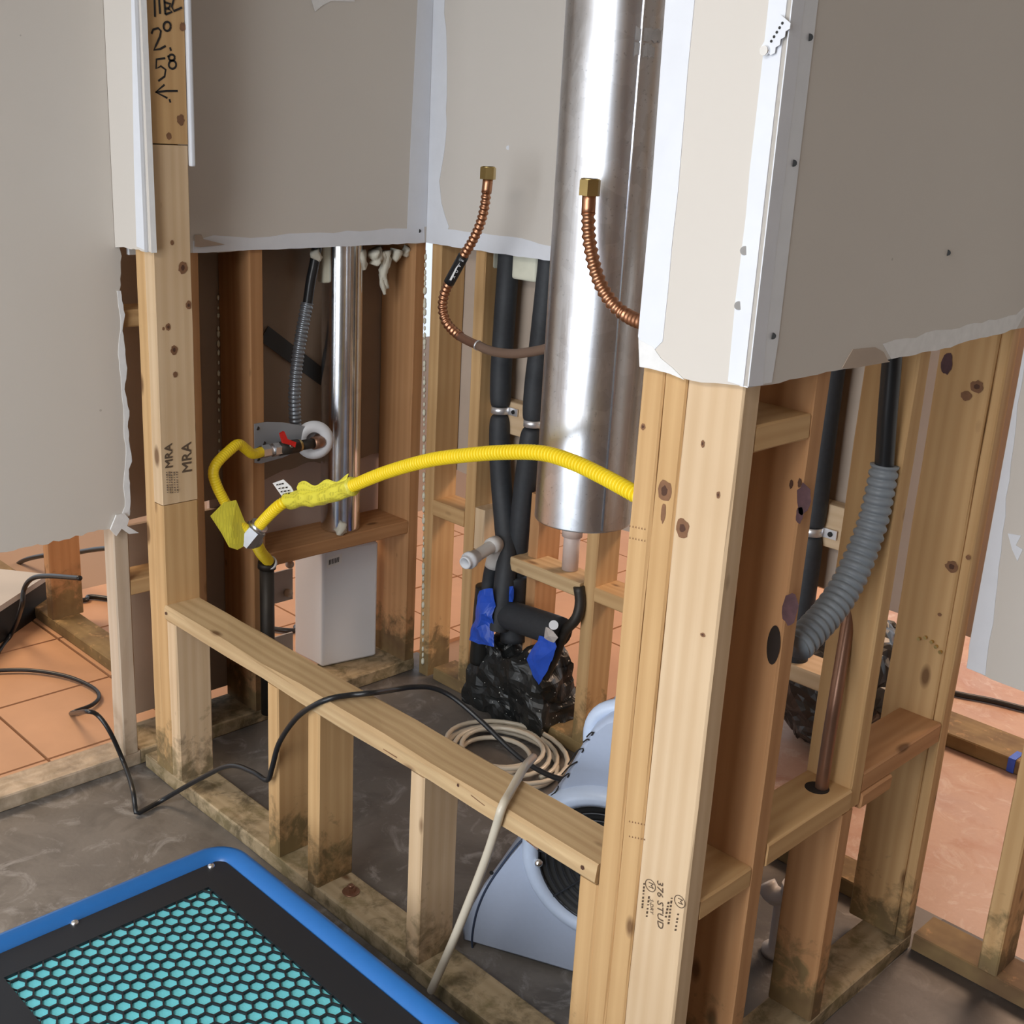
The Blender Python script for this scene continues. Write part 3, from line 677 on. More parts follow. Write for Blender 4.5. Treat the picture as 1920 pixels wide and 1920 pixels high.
panel('white_strip', wp, 'y', yW-.0009, [(max(q.x, xe)+.001, q.y) for q in le]+[Wf(1848, 1266)]+[tuple(q) for q in jag([Wf(1850, 1240), Wf(1866, 1130), Wf(1880, 1000), Wf(1905, 800), Wf(1925, 640)], .03, .002)]+[(Wf(1925, 640)[0], 1.3), (xe+.001, 1.3)], .0008, 'white_compound')
panel('torn_paper', wp, 'y', yW-.0011, [Wf(1890, 1000), Wf(1915, 1004), Wf(1905, 1022), Wf(1918, 1030), Wf(1908, 1052), Wf(1898, 1030)], .001, 'white_compound')
for (px, py) in ((1724, 1197), (1736, 1195), (1748, 1203), (1756, 1212), (1764, 1222)):
    q = P(px, py, y=.782); cyl('nail', [o for o in wr.children if o.name.startswith('stud')][3], q, q+Vector((0, -.005, 0)), .0035, 'brass', 8)

# knots, stains and finger joints that the photograph shows on the lumber
plain('knot_brown', (.20, .095, .045), .8, nscale=60, namt=.4); plain('knot_core', (.075, .030, .015), .8); plain('stain_purple', (.085, .040, .045), .8, nscale=70, namt=.5)
def knot(parent, plane, v, px, py, rx, rz, mat='knot_brown', core=True, off=-.0006):
    for s_, m_, o2 in (((1, mat, 1.0), (.45, 'knot_core', 1.3)) if core else ((1, mat, 1.0),)):
        c = P(px, py, **{plane: v}); pts = []
        for t in range(16):
            a = t*math.pi/8; r = s_*(1+random.uniform(-.14, .14)); du, dz = rx*r*math.cos(a), rz*r*math.sin(a)
            pts.append(Vector((v+off*o2, c.y+du, c.z+dz)) if plane == 'x' else Vector((c.x+du, v+off*o2, c.z+dz)))
        mk('knot', pts, [tuple(range(16))], m_, parent)
SW = {}
for o in wfr.children: SW.setdefault(o.name.split('.')[0], []).append(o)
a1_, a2_ = [o for o in SW['stud'] if o.location.x > -.3]
knot(a2_, 'y', 0, 1246, 920, .012, .016); knot(a2_, 'y', 0, 1244, 962, .004, .014, core=False)
knot(a1_, 'y', 0, 1206, 800, .004, .005); knot(bst, 'y', 0, 1280, 990, .011, .013, core=True); knot(bst, 'y', 0, 1347, 928, .003, .005)
knot(bst, 'y', 0, 1318, 1190, .004, .003); knot(bst, 'y', 0, 1318, 832, .003, .005)
for (px, py, r) in ((322, 455, .004), (342, 502, .010), (353, 572, .007), (315, 613, .006), (326, 656, .008), (328, 702, .005), (306, 616, .003)): knot(jm, 'x', XJ, px, py, r, r*1.3, off=.0012, core=r > .005)
for (px, py, r) in ((342, 50, .007), (338, 225, .009), (316, 255, .006)): knot(js, 'x', XJ, px, py, r, r*1.2, off=.0012, core=False)
for (px, py, r, rz) in ((1508, 935, .012, .022), (1500, 965, .006, .012), (1482, 1142, .013, .024)): knot(s2, 'y', .168, px, py, r, rz, 'stain_purple', False, -.0012)
s4_ = [o for o in wr.children if o.name.startswith('stud')][3]
knot(s4_, 'y', .783, 1776, 682, .010, .020, 'stain_purple', False, -.0012)
for (px, py, r) in ((1812, 742, .010), (1832, 725, .012), (1785, 1062, .012), (1816, 1045, .005), (1762, 1152, .004)): knot(s4_, 'y', .783, px, py, r, r*.9, off=-.0012, core=r > .011)
for (px, py, r) in ((1484, 908, .003), (1500, 905, .003)): knot(s2, 'y', .168, px, py, r, r*2.2, 'knot_core', False, -.0012)
rl = SW['rail'][0]
for (px, py, r) in ((312, 1150, .004), (1093, 1626, .004), (860, 1472, .003)): knot(rl, 'y', -.004, px, py, r, r, 'knot_core', False, -.0016)
for ln in (((720, 1404), (745, 1420)), ((884, 1490), (910, 1510)), ((988, 1575), (1010, 1592))):
    strokes('check_crack', rl, 'y', -.004, [[a2(*q, 'y', -.004) for q in ln]], .0022, 'knot_brown', -.0017)
for (stu, x0, py0, py1) in ((a1_, 1181, 986, 1008), (a2_, 1180, 1540, 1568)):
    for py in (py0, py1):
        for k in range(6): 
            c = P(x0+k*5.6, py+k*1.2, y=-.0011); mk('finger_joint', [c+Vector((-.0011, 0, -.0014)), c+Vector((.0011, 0, -.0014)), c+Vector((0, 0, .0018))], [(0, 1, 2)], 'knot_brown', stu)

# ================================================================== THINGS
# ---- big galvanized vent
VX, VY, VR, VZ = -.637, .445, .0950, .826
v = thing('vent_pipe', (VX, VY, VZ), 'large galvanized round vent pipe hanging down in the closet', 'pipe')
lathe('pipe_body', v, [(VR-.002, .02), (VR-.002, .004), (VR-.0005, 0), (VR, .001), (VR, .003), (VR, .03), (VR, .9), (VR, TOP-VZ-.001)], (VX, VY, VZ), 'galvanized', 96)
cyl('bottom_cap', v, (VX, VY, VZ+.006), (VX, VY, VZ+.008), VR-.003, 'galvanized', 48)
an = math.atan2(CAM.y-VY, CAM.x-VX)
def vsurf(a, z, r=VR+.0008): return Vector((VX+r*math.cos(a), VY+r*math.sin(a), z))
def curved_patch(name, parent, a0, a1, z0, z1, mat, r=VR+.0012, jz=.003):
    n = 14; vs, fs = [], []
    for i in range(n+1):
        a = a0+(a1-a0)*i/n; vs += [vsurf(a, z0+random.uniform(-jz, jz), r), vsurf(a, z1+random.uniform(-jz, jz), r)]
    for i in range(n): fs.append((2*i, 2*i+1, 2*i+3, 2*i+2))
    return mk(name, vs, fs, mat, parent, smooth=True)
curved_patch('tape_residue', v, an+.30, an+.85, 1.700, 1.720, 'tape_residue')
curved_patch('tape_residue', v, an+.30, an+.72, 1.675, 1.694, 'tape_residue')
box('pipe_seam', v, (-.002, .002), (-.001, .001), (-.5, .5), 'galvanized')  # replaced below
bpy.data.objects.remove(v.children[-1] if v.children[-1].name.startswith('pipe_seam') else bpy.data.objects['pipe_seam'])
a_s = an+.42
path = [vsurf(a_s, VZ+.005, VR+.001), vsurf(a_s, TOP, VR+.001)]
tube('pipe_seam', v, path, .0022, 'galvanized', 6, straight=True)

# ---- bright duct in the left wall bay
DX, DY = XW-.064, .652
d_ = thing('round_duct', (DX, DY, .476), 'narrow shiny metal duct standing in the left wall bay', 'pipe')
lathe('duct_body', d_, [(.0525, 0), (.0535, .002), (.0535, .006), (.0535, .03), (.0535, 1.0), (.0535, 2.12)], (DX, DY, .4756), 'bright_duct', 64)
tube('duct_seam', d_, [Vector((DX+.0537*math.cos(-.25), DY+.0537*math.sin(-.25), z)) for z in (.48, 1.5, 2.55)], .0016, 'bright_duct', 6, straight=True)
bpt = Vector((DX+.046, DY-.038, .480))
tuft('crumpled_foil', d_, [bpt, bpt+Vector((.004, .004, .012)), bpt+Vector((.0, .012, .024))], .013, 5.0)
d_.children[-1].data.materials.clear(); d_.children[-1].data.materials.append(MATS['bright_duct'])

# ---- copper connectors
def hexnut(parent, c, t, r, L, mat='brass'):
    o = cyl('hex_nut', parent, Vector(c)-Vector(t)*L/2, Vector(c)+Vector(t)*L/2, r, mat, 6)
    cyl('nut_collar', o, Vector(c)+Vector(t)*(L/2-.0005), Vector(c)+Vector(t)*(L/2+.002), r*.86, mat, 20)
    cyl('nut_bore', o, Vector(c)+Vector(t)*(L/2+.0015), Vector(c)+Vector(t)*(L/2+.0026), r*.68, 'black_iron', 20)
    return o
def CL(px, py, y=.70): return P(px, py, y=y)
cl = thing('copper_connector', CL(830, 570), 'corrugated copper water connector with black label bending left then right', 'pipe', 'open copper connectors')
hexnut(cl, CL(915, 325), (0, 0, 1), .0185, .026)
tube('copper_tube', cl, [CL(915, 334), CL(914, 345), CL(912, 362)], .0118, 'copper', 16)
tube('corrugated_tube', cl, [CL(912, 360), CL(909, 385), CL(902, 415), CL(888, 448), CL(870, 478), CL(866, 484)], .0122, 'copper', 18, rib=(.0118, .0030))
tube('corrugated_tube', cl, [CL(843, 527), CL(833, 552), CL(830, 578), CL(836, 602), CL(848, 618), CL(862, 630)], .0128, 'copper', 18, rib=(.0118, .0030))
slv = tube('label_sleeve', cl, [CL(869, 480), CL(856, 504), CL(842, 530)], .0132, 'black_plastic', 18)
ax_ = (CL(869, 480)-CL(842, 530)).normalized(); side = ax_.cross(ray(856, 504).normalized()).normalized(); outw = -ray(856, 504).normalized()
for i, tx in enumerate(('X', 'O', 'A', 'II')):
    text('label_print', slv, tx, CL(849+5.4*i, 518-10*i)+outw*.0150-side*.002, ax_, -side, .010, 'white_plastic')
mk('label_flap', [CL(866, 486)+outw*.013+side*s*.0+side*.006 for s in (0,)]+[CL(846, 527)+outw*.012+side*.006, CL(853, 530)+outw*.006+side*.010, CL(872, 490)+outw*.006+side*.010], [(0, 1, 2, 3)], 'paper_white', slv)
tube('copper_stub', cl, [CL(858, 628), CL(875, 638), CL(897, 648)], .0108, 'brown_copper', 16)
tube('supply_tube', cl, [CL(896, 647), CL(912, 655), CL(935, 661), CL(968, 663), CL(1005, 658), CL(1040, 650), CL(1075, 646), P(1110, 640, y=.76), P(1140, 640, y=D+.04)], .0112, 'brown_pex', 16)
ta = (CL(900, 650)-CL(892, 645)).normalized(); cyl('clamp_ring', cl, CL(896, 647.5)-ta*.002, CL(896, 647.5)+ta*.002, .0128, 'strap_metal', 18)
def CR(px, py, y=.305): return P(px, py, y=y)
cr = thing('copper_connector', CR(1150, 570), 'corrugated copper water connector in front of the vent pipe', 'pipe', 'open copper connectors')
hexnut(cr, CR(1106, 352), (0, 0, 1), .0185, .026)
tube('copper_tube', cr, [CR(1105, 362), CR(1104, 380), CR(1103, 402)], .0120, 'copper', 16)
tube('corrugated_tube', cr, [CR(1103, 400), CR(1104, 440), CR(1109, 475), CR(1118, 512), CR(1132, 545), CR(1152, 573), CR(1176, 592), CR(1200, 603, .29), CR(1235, 612, .27), Vector((-.20, .225, 1.245)), Vector((-.088, .19, 1.235))], .0128, 'copper', 18, rib=(.0125, .0032))

# ---- gas valve, plate, escutcheon
XG = XW+.045
pl = thing('valve_plate', P(520, 865, x=XW+.001), 'grey galvanized bracket plate screwed to the stud behind the gas valve', 'bracket')
def G(px, py): return a2(px, py, 'x', XW+.003)
panel('plate_sheet', pl, 'x', XW+.003, [G(477, 795), G(500, 791), G(530, 792), G(560, 797), G(600, 806), G(598, 830), G(560, 845), G(530, 858), G(490, 869), G(478, 868)], -.0022, 'plate_zinc')
for (px, py) in ((483, 803), (495, 831), (484, 861)):
    cyl('hole', pl, P(px, py, x=XW+.0036), P(px, py, x=XW+.002), .0052, 'knot_hole', 12)
def GV(px, py, x=XG): return P(px, py, x=x)
es = thing('escutcheon', P(590, 855, x=XW-.02), 'round white pipe escutcheon ring behind the gas valve', 'ring')
ec = P(589, 825, x=XW+.012); lathe('ring_plate', es, [(.020, 0), (.022, .010), (.040, .008), (.050, 0), (.050, -.002), (.020, -.002)], ec, 'white_plastic', 44, axis=(1, -.55, .1), closed=True)
gv = thing('gas_valve', GV(540, 840), 'small gas shut-off valve with red lever and galvanized fitting', 'valve')
a_, b_ = GV(486, 848), GV(606, 828, XG-.02); tg = (b_-a_).normalized()
def on(px): 
    t = (px-486)/120; return a_+(b_-a_)*t
cyl('flare_nut', gv, on(489), on(503), .0165, 'zinc', 6); cyl('union', gv, on(503), on(510), .0130, 'zinc', 20); cyl('flare_nut', gv, on(510), on(522), .0175, 'zinc', 6)
cyl('valve_body', gv, on(521), on(556), .0175, 'black_iron', 20); cyl('brass_band', gv, on(555), on(561), .0155, 'brass', 20); cyl('nipple', gv, on(560), on(592), .0130, 'black_iron', 20)
tube('elbow', gv, [on(586), on(598), on(604)+Vector((-.012, 0, 0)), on(604)+Vector((-.045, 0, 0))], .0165, 'brown_copper', 16)
hd = on(540)+Vector((.022, -.004, .012)); cyl('stem', gv, on(540), hd, .006, 'zinc', 10)
hv = []
for (px, py, dx) in ((523, 812, 0), (530, 808, 0), (536, 822, .002), (552, 828, .004), (550, 838, .004), (545, 834, .002), (528, 830, 0)):
    hv.append(P(px, py, x=hd.x+dx))
n_ = len(hv); mk('lever', hv+[q+Vector((.008, 0, 0)) for q in hv], [tuple(range(n_)), tuple(range(2*n_-1, n_-1, -1))]+[(i, (i+1) % n_, n_+(i+1) % n_, n_+i) for i in range(n_)], 'red_enamel', gv)

# ---- yellow gas hoses and tee
TE = P(472, 1002, x=-1.50)
te = thing('gas_tee', TE, 'galvanized tee fitting joining the yellow gas lines', 'fitting')
dA = (P(500, 968, x=-1.47)-TE).normalized()
cyl('fitting_nut', te, TE-dA*.026, TE+dA*.022, .026, 'zinc', 6); cyl('fitting_collar', te, TE+dA*.020, TE+dA*.034, .022, 'zinc', 24)
dB = (P(488, 1030, x=-1.53)-TE).normalized(); cyl('fitting_neck', te, TE, TE+dB*.034, .019, 'plate_zinc', 20)
h1 = thing('gas_hose', P(400, 900, x=-1.52), 'smooth yellow gas connector looping left from the red valve', 'hose')
hp = [on(492), GV(474, 851, -1.575), GV(461, 842, -1.565), GV(447, 833, -1.555), GV(430, 845, -1.545), GV(407, 868, -1.535), GV(400, 888, -1.53), GV(407, 912, -1.525), GV(420, 938, -1.52), GV(440, 972, -1.51), TE]
tube('hose', h1, hp, .0128, 'yellow_jacket', 18, rib=(.006, .0006))
tq = [P(*q, x=-1.497) for q in ((421, 942), (443, 938), (462, 985), (470, 1003), (462, 1022), (445, 1031), (430, 1026), (416, 1000), (395, 968), (405, 958))]
cen = sum(tq, Vector())/len(tq); n_ = len(tq)
tv = tq+[cen+Vector((.008, -.006, 0))]+[q-Vector((.002, 0, 0)) for q in tq]+[cen+Vector((.006, -.006, 0))]
mk('printed_tag', tv, [(i, (i+1) % n_, n_) for i in range(n_)]+[(n_+1+(i+1) % n_, n_+1+i, 2*n_+1) for i in range(n_)]+[(i, n_+1+i, n_+1+(i+1) % n_, (i+1) % n_) for i in range(n_)], 'printed_tag', h1)
h2 = thing('gas_hose', P(870, 870, y=.25), 'long ribbed yellow gas line arching across the closet in front of the vent', 'hose')
def H(px, py, y): return P(px, py, y=y)
y0_ = TE.y
hq = [TE+dA*.025, H(508, 962, y0_+.002), H(528, 945, y0_+.005), H(552, 934, .262), H(600, 930, .26), H(650, 915, .255), H(720, 887, .25), H(800, 864, .245), H(870, 854, .24), H(950, 848, .235), H(1018, 850, .23), H(1075, 867, .22), H(1130, 893, .205), H(1185, 923, .185), H(1240, 955, .18), Vector((-.16, .185, .955)), Vector((-.088, .188, .93))]
tube('hose', h2, hq, .0142, 'yellow_jacket', 18, rib=(.0084, .0078, 2.4), step=.00093)
slp = spline([H(540, 939, .262), H(570, 933, .261), H(600, 931, .26), H(640, 919, .256), H(662, 911, .254)], .004)
tube('printed_tag', h2, slp, .0205, 'printed_tag', 26, straight=True, noisef=lambda s, a: .16*mnoise.noise(Vector((s*38, math.cos(a)*1.7, math.sin(a)*1.7+3)))-.02)
fl = [H(*q) for q in ((511, 906, .255), (531, 899, .25), (545, 912, .25), (552, 925, .256), (528, 930, .256))]
fo = mk('tag_flap', fl+[q+Vector((0, .0012, 0)) for q in fl], [tuple(range(5)), tuple(range(9, 4, -1))]+[(i, (i+1) % 5, 5+(i+1) % 5, 5+i) for i in range(5)], 'paper_white', h2)
for (px, py, L) in ((518, 908, 9), (522, 915, 12), (526, 921, 12), (530, 926, 9)):
    for k in range(3):
        a0 = H(px+k*L*.55, py-k*1.0, .249); a1 = H(px+k*L*.55+3.4, py-k*1.0-.6, .249)
        mk('tag_print', [a0, a1, a1-Vector((0, 0, .0032)), a0-Vector((0, 0, .0032))], [(0, 1, 2, 3)], 'ink', fo)
up_ = Vector((0, -.018, .016))
gl = spline([H(556, 918, .24), H(600, 917, .242), H(650, 905, .245)], .006)
vs = []; fs = []
for i, q in enumerate(gl):
    wv_ = .0035*math.sin(i*.45); vs += [q+Vector((0, .006, -.010)), q+Vector((0, 0, .004+wv_)), q+Vector((0, .005, .014+wv_*1.6))]
for i in range(len(gl)-1):
    for k in range(2): fs.append((3*i+k, 3*i+k+1, 3*i+4+k, 3*i+3+k))
mk('tag_fold', vs, fs, 'printed_tag', h2, smooth=True)
h3 = thing('gas_hose', P(495, 1055, x=-1.56), 'short ribbed yellow gas stub below the tee fitting', 'hose')
PE = Vector((XW+.032, .352, P(492, 1058, x=XW+.032).z))
tube('hose', h3, [TE+dB*.028, TE.lerp(PE, .55)+Vector((0, 0, -.004)), PE+Vector((.004, 0, .006))], .0150, 'yellow_jacket', 18, rib=(.0084, .0078, 2.4), step=.00093)
lathe('end_ring', h3, [(.014, 0), (.019, 0), (.019, .006), (.014, .006)], PE+Vector((.008, 0, .004)), 'white_plastic', 24, axis=(PE-TE), closed=True)
ip = thing('iron_pipe', (PE.x, PE.y, .04), 'black iron riser pipe under the yellow gas stub', 'pipe')
cyl('riser', ip, (PE.x-.004, PE.y, .0385), (PE.x-.004, PE.y, PE.z-.012), .0185, 'black_iron', 24); cyl('cap', ip, (PE.x-.004, PE.y, PE.z-.014), (PE.x-.002, PE.y, PE.z+.002), .0235, 'black_iron', 24)

# ---- grey conduit behind the valve
gc = thing('flexible_conduit', P(560, 790, x=XW-.045), 'ribbed grey steel conduit with black cable above the valve plate', 'conduit')
def Q(px, py, x=XW-.040): return P(px, py, x=x)
tube('conduit', gc, [Q(576, 568), Q(570, 600), Q(563, 640), Q(556, 690), Q(552, 740), Q(554, 800), Q(556, 815)], .0165, 'steel_flex', 20, rib=(.0105, .0028))
tube('cable', gc, [Q(597, 440), Q(590, 490), Q(582, 530), Q(574, 590)], .0125, 'black_plastic', 16)

# ---- white recessed box in the left wall
xf = XW+.004
wbx = thing('recessed_box', P(640, 1250, x=XW-.02), 'white plastic recessed wall box between the left wall studs', 'box')
A_, B_ = P(604, 1249, z=.045), P(706, 1227, z=.045); FE = (B_-A_).normalized(); FN = Vector((FE.y, -FE.x, 0))
if FN.x < 0: FN = -FN
def BX(px, py, off=0): return PN(px, py, A_+FN*off, FN)
ztop = .432; C_ = P(552, 1222, z=.045); D_ = B_+(C_-A_)
def ringz(z, ins):
    c = (A_+B_+C_+D_)/4; return [Vector((q.x+(c.x-q.x)*ins, q.y+(c.y-q.y)*ins, z)) for q in (A_, B_, D_, C_)]
vs = ringz(.040, .04)+ringz(.048, 0)+ringz(BX(660, 1022).z-.008, 0)+ringz(BX(660, 1022).z, .05)
fs = [(3, 2, 1, 0), (12, 13, 14, 15)]+[(4*i+k, 4*i+(k+1) % 4, 4*i+4+(k+1) % 4, 4*i+4+k) for i in range(3) for k in range(4)]
bo = mk('box_shell', vs, fs, 'white_plastic', wbx); bv_ = bo.modifiers.new('rounding', 'BEVEL'); bv_.width = .007; bv_.segments = 3; bv_.limit_method = 'ANGLE'
ye = P(548, 1100, x=XW-.118).y-.03
box('mounting_flange', wbx, (XW-.121, XW-.115), (.3695, ye+.03), (P(520, 1130, x=XW-.118).z, P(520, 1072, x=XW-.118).z), 'flange_grey', .001)
box('mounting_flange', wbx, (XW-.121, XW-.115), (.3695, ye+.03), (.060, P(530, 1190, x=XW-.118).z), 'flange_grey', .001)
for (px, py) in ((543, 1058), (541, 1112)):
    q = P(px, py, x=XW-.105); lathe('knob', wbx, [(.0005, .016), (.008, .014), (.0115, .006), (.011, -.006), (.006, -.012)], q, 'beige_knob', 20, axis=(1, -.4, .3))
lb = mk('barcode_label', [BX(613, 1046, .0012), BX(642, 1037, .0012), BX(640, 1056, .0012), BX(612, 1066, .0012)], [(0, 1, 2, 3)], 'paper_white', wbx)
for k in range(7):
    a_x = 617+k*2.9
    mk('barcode_bar', [BX(a_x, 1050-k*.9, .0018), BX(a_x+1.6, 1049.5-k*.9, .0018), BX(a_x+1.0, 1059-k*.9, .0018), BX(a_x-.6, 1059.5-k*.9, .0018)], [(0, 1, 2, 3)], 'ink', lb)

# ---- three insulated pipes with straps in the back wall
def ipipe(label, pts_up, pts_dn, strap, r):
    t = thing('insulated_pipe', pts_dn[-1], label, 'pipe', 'black insulated pipes in the back wall')
    def rad(L): return lambda s: r*(1-.28*math.exp(-(L-s)/.012)) 
    up_p = spline(pts_up, .006); Lu = .006*len(up_p); tube('insulation', t, up_p, lambda s: r*(1-.30*math.exp(-max(0, Lu-s)/.011)), 'black_foam', 20, straight=True)
    dn = spline(pts_dn, .006); tube('insulation', t, dn, lambda s: r*(1-.30*math.exp(-s/.011)), 'black_foam', 20, straight=True)
    c = Vector(strap); ax = (Vector(pts_dn[0])-Vector(pts_up[-1])).normalized()
    s_ = cyl('pipe_strap', t, c-Vector((0, 0, .009)), c+Vector((0, 0, .009)), r*.86, 'strap_metal', 24)
    ear = box('strap_ear', s_, (c.x+r*.5, c.x+r+.026), (c.y+r*.3, c.y+r*.3+.0025), (c.z-.010, c.z+.010), 'strap_metal')
    cyl('screw', s_, (c.x+r+.012, c.y+r*.3-.003, c.z), (c.x+r+.012, c.y+r*.3, c.z), .0055, 'screw_dark', 10)
    return t
def K(px, py, y=.918): return P(px, py, y=y)
ipipe('left black insulated pipe with metal strap behind the copper loop', [K(958, 430), K(953, 500), K(946, 600), K(940, 690), K(938, 760)], [K(937, 778), K(937, 850), K(941, 920), K(946, 980, .905), K(950, 1040, .885), K(944, 1110, .862), K(934, 1180, .848)], K(938, 768), .0285)
ipipe('middle black insulated pipe partly hidden by the vent pipe', [K(1037, 430), K(1028, 510), K(1015, 630), K(1004, 720), K(999, 785)], [K(997, 803), K(990, 860), K(981, 930), K(974, 1000), K(968, 1060), K(966, 1150, .90)], K(999, 793), .0285)
ipipe('right black insulated pipe seen through the right wall studs', [K(1575, 600), K(1558, 700), K(1545, 800), K(1534, 890), K(1523, 985)], [K(1521, 1003), K(1513, 1060), K(1505, 1120), K(1498, 1180), K(1490, 1240)], K(1522, 994), .0280)

# ---- white PVC elbow outlet
pv = thing('drain_outlet', P(905, 1060, y=.80), 'white plastic drain elbow with open threaded end beside black pipe', 'pipe')
e0, e1, e2 = P(884, 1048, y=.74), P(905, 1035, y=.79), P(928, 1020, y=.845)
tube('pipe', pv, [e0, e1, e2], .0165, 'pvc', 20)
dirp = (e0-e2).normalized()
lathe('threaded_end', pv, [(.0125, -.02), (.0125, .030), (.0165, .030), (.0172, .026), (.0165, .022), (.0175, .016), (.0225, .014), (.0225, .002), (.018, 0), (.018, -.02)], e0+dirp*.0, 'white_plastic', 28, axis=dirp, closed=True)
tube('elbow', pv, [e2-dirp*(-.02), e2, P(930, 1024, y=.86), P(928, 1045, y=.865), P(924, 1062, y=.865)], .0220, 'pvc', 20)
tube('lower_pipe', pv, [P(924, 1055, y=.865), P(918, 1085, y=.865), P(914, 1120, y=.862)], .0195, 'black_foam', 18)

# ---- pink-white pvc under the vent
pp = thing('drain_pipe', P(1070, 1060, y=D+.045), 'dirty white plastic drain pipe with coupling under the vent pipe', 'pipe')
c0 = P(1070, 1045, y=D+.045); cyl('pipe', pp, (c0.x, c0.y, .476), (c0.x, c0.y, c0.z+.10), .0215, 'pvc_pink', 28)
zc0 = P(1070, 1004, y=D+.045).z; cyl('coupling', pp, (c0.x, c0.y, zc0), (c0.x, c0.y, zc0+.035), .0265, 'pvc_pink', 28)

# ---- black wrapped plumbing bundle on the floor
bn = thing('wrapped_plumbing', P(945, 1340, y=.84), 'black plastic wrapped plumbing bundle on the floor with blue tape', 'plumbing')
bx0, bx1, by0, by1, bz1 = P(866, 1320, y=.85).x, P(1020, 1330, y=.85).x, .848, .985, .235
bm = bmesh.new(); bmesh.ops.create_cube(bm, size=1)
bmesh.ops.subdivide_edges(bm, edges=bm.edges[:], cuts=22, use_grid_fill=True)
for q in bm.verts:
    t = q.co.z+.5; wdt = 1-.10*t-.12*t*t
    x = (bx0+bx1)/2+q.co.x*(bx1-bx0)*wdt; yv = (by0+by1)/2+q.co.y*(by1-by0)*(1-.12*t); z = max(0, t*bz1*(1-.22*math.cos(q.co.x*5.0)**2*(q.co.z > .3)))
    p_ = Vector((x, yv, z)); nz = Vector((mnoise.noise(p_*13), mnoise.noise(p_*13+Vector((9, 0, 0))), mnoise.noise(p_*13+Vector((0, 7, 0)))))+.45*Vector((mnoise.noise(p_*34), mnoise.noise(p_*34+Vector((5, 0, 0))), mnoise.noise(p_*34+Vector((0, 3, 0)))))
    p_ += nz*.022; p_.z = max(p_.z, 0.001); q.co = p_
me = bpy.data.meshes.new('black_wrap'); bm.to_mesh(me); bm.free(); me.materials.append(MATS['black_sheet'])
c_ = Vector(((bx0+bx1)/2, .90, 0)); me.transform(Matrix.Translation(-c_)); o = bpy.data.objects.new('black_wrap', me); o.location = c_; link(o, bn)
tube('side_pipe', bn, [P(945, 1150, y=.87), P(985, 1163, y=.86), P(1035, 1180, y=.845), P(1050, 1186, y=.84)], .040, 'black_foam', 22)
tube('riser_pipe', bn, [P(900, 1240, y=.875), P(905, 1180, y=.872), P(912, 1100, y=.868)], .030, 'black_sheet', 18)
tube('riser_pipe', bn, [P(962, 1200, y=.90), P(962, 1130, y=.90), P(964, 1080, y=.90)], .036, 'black_foam', 18)
tube('bent_stub', bn, [P(1085, 1100, y=.87), P(1088, 1130, y=.87), P(1080, 1160, y=.86), P(1058, 1185, y=.85), P(1040, 1230, y=.83), P(1020, 1270, y=.82)], .014, 'black_iron', 14)
def sheet(name, parent, px, y, mat, crumple=.012, th=.002):
    vs = [P(a, b, y=y+dy) for a, b, dy in px]; n = len(vs); c = sum(vs, Vector())/n
    bmx = bmesh.new(); bv = [bmx.verts.new(q) for q in vs]; cv = bmx.verts.new(c+Vector((.004, -.012, .002)))
    for i in range(n): bmx.faces.new((bv[i], bv[(i+1) % n], cv))
    bmesh.ops.subdivide_edges(bmx, edges=bmx.edges[:], cuts=4, use_grid_fill=True)
    for q in bmx.verts: q.co += Vector((mnoise.noise(q.co*30), mnoise.noise(q.co*30+Vector((4, 0, 0)))-.3, mnoise.noise(q.co*30+Vector((0, 4, 0)))))*crumple
    me = bpy.data.meshes.new(name); bmx.to_mesh(me); bmx.free(); me.materials.append(MATS[mat])
    me.transform(Matrix.Translation(-c)); o = bpy.data.objects.new(name, me); o.location = c; m = o.modifiers.new('thickness', 'SOLIDIFY'); m.thickness = th
    return link(o, parent)
sheet('blue_tape', bn, [(904, 1106, 0), (925, 1104, 0), (928, 1150, 0), (924, 1180, 0), (930, 1212, 0), (905, 1210, 0), (884, 1196, 0), (890, 1165, 0), (896, 1130, 0)], .825, 'blue_tape')
sheet('blue_tape', bn, [(1012, 1192, 0), (1040, 1200, 0), (1046, 1212, 0), (1030, 1250, 0), (1012, 1284, 0), (1000, 1264, 0), (990, 1236, 0)], .80, 'blue_tape', .005)
sheet('blue_tape', bn, [(956, 1100, 0), (962, 1100, 0), (962, 1128, 0), (956, 1128, 0)], .858, 'blue_tape', .002)
sheet('cardboard_strip', bn, [(1025, 1176, 0), (1038, 1184, 0), (1048, 1196, 0), (1040, 1204, 0), (1022, 1196, 0)], .795, 'flange_grey', .003)
cyl('cable_anchor', bn, P(1038, 1172, y=.79), P(1038, 1172, y=.80), .012, 'white_plastic', 16)
wrap = bpy.data.objects['black_wrap'].data; cand = [q for q in wrap.polygons if q.normal.y < -.3 or q.normal.z > .6 or q.normal.x > .4]
vs, fs = [], []
for q in random.sample(cand, 90):
    c = c_+q.center+q.normal*.0012; t1 = q.normal.orthogonal().normalized(); t2 = q.normal.cross(t1); r = random.uniform(.0012, .0032); k = len(vs)
    vs += [c+t1*r, c+t2*r*.6, c-t1*r, c-t2*r*.6]; fs.append((k, k+1, k+2, k+3))
sf = mk('dust_flecks', vs, fs, 'spatter', bn); sf['kind'] = 'stuff'
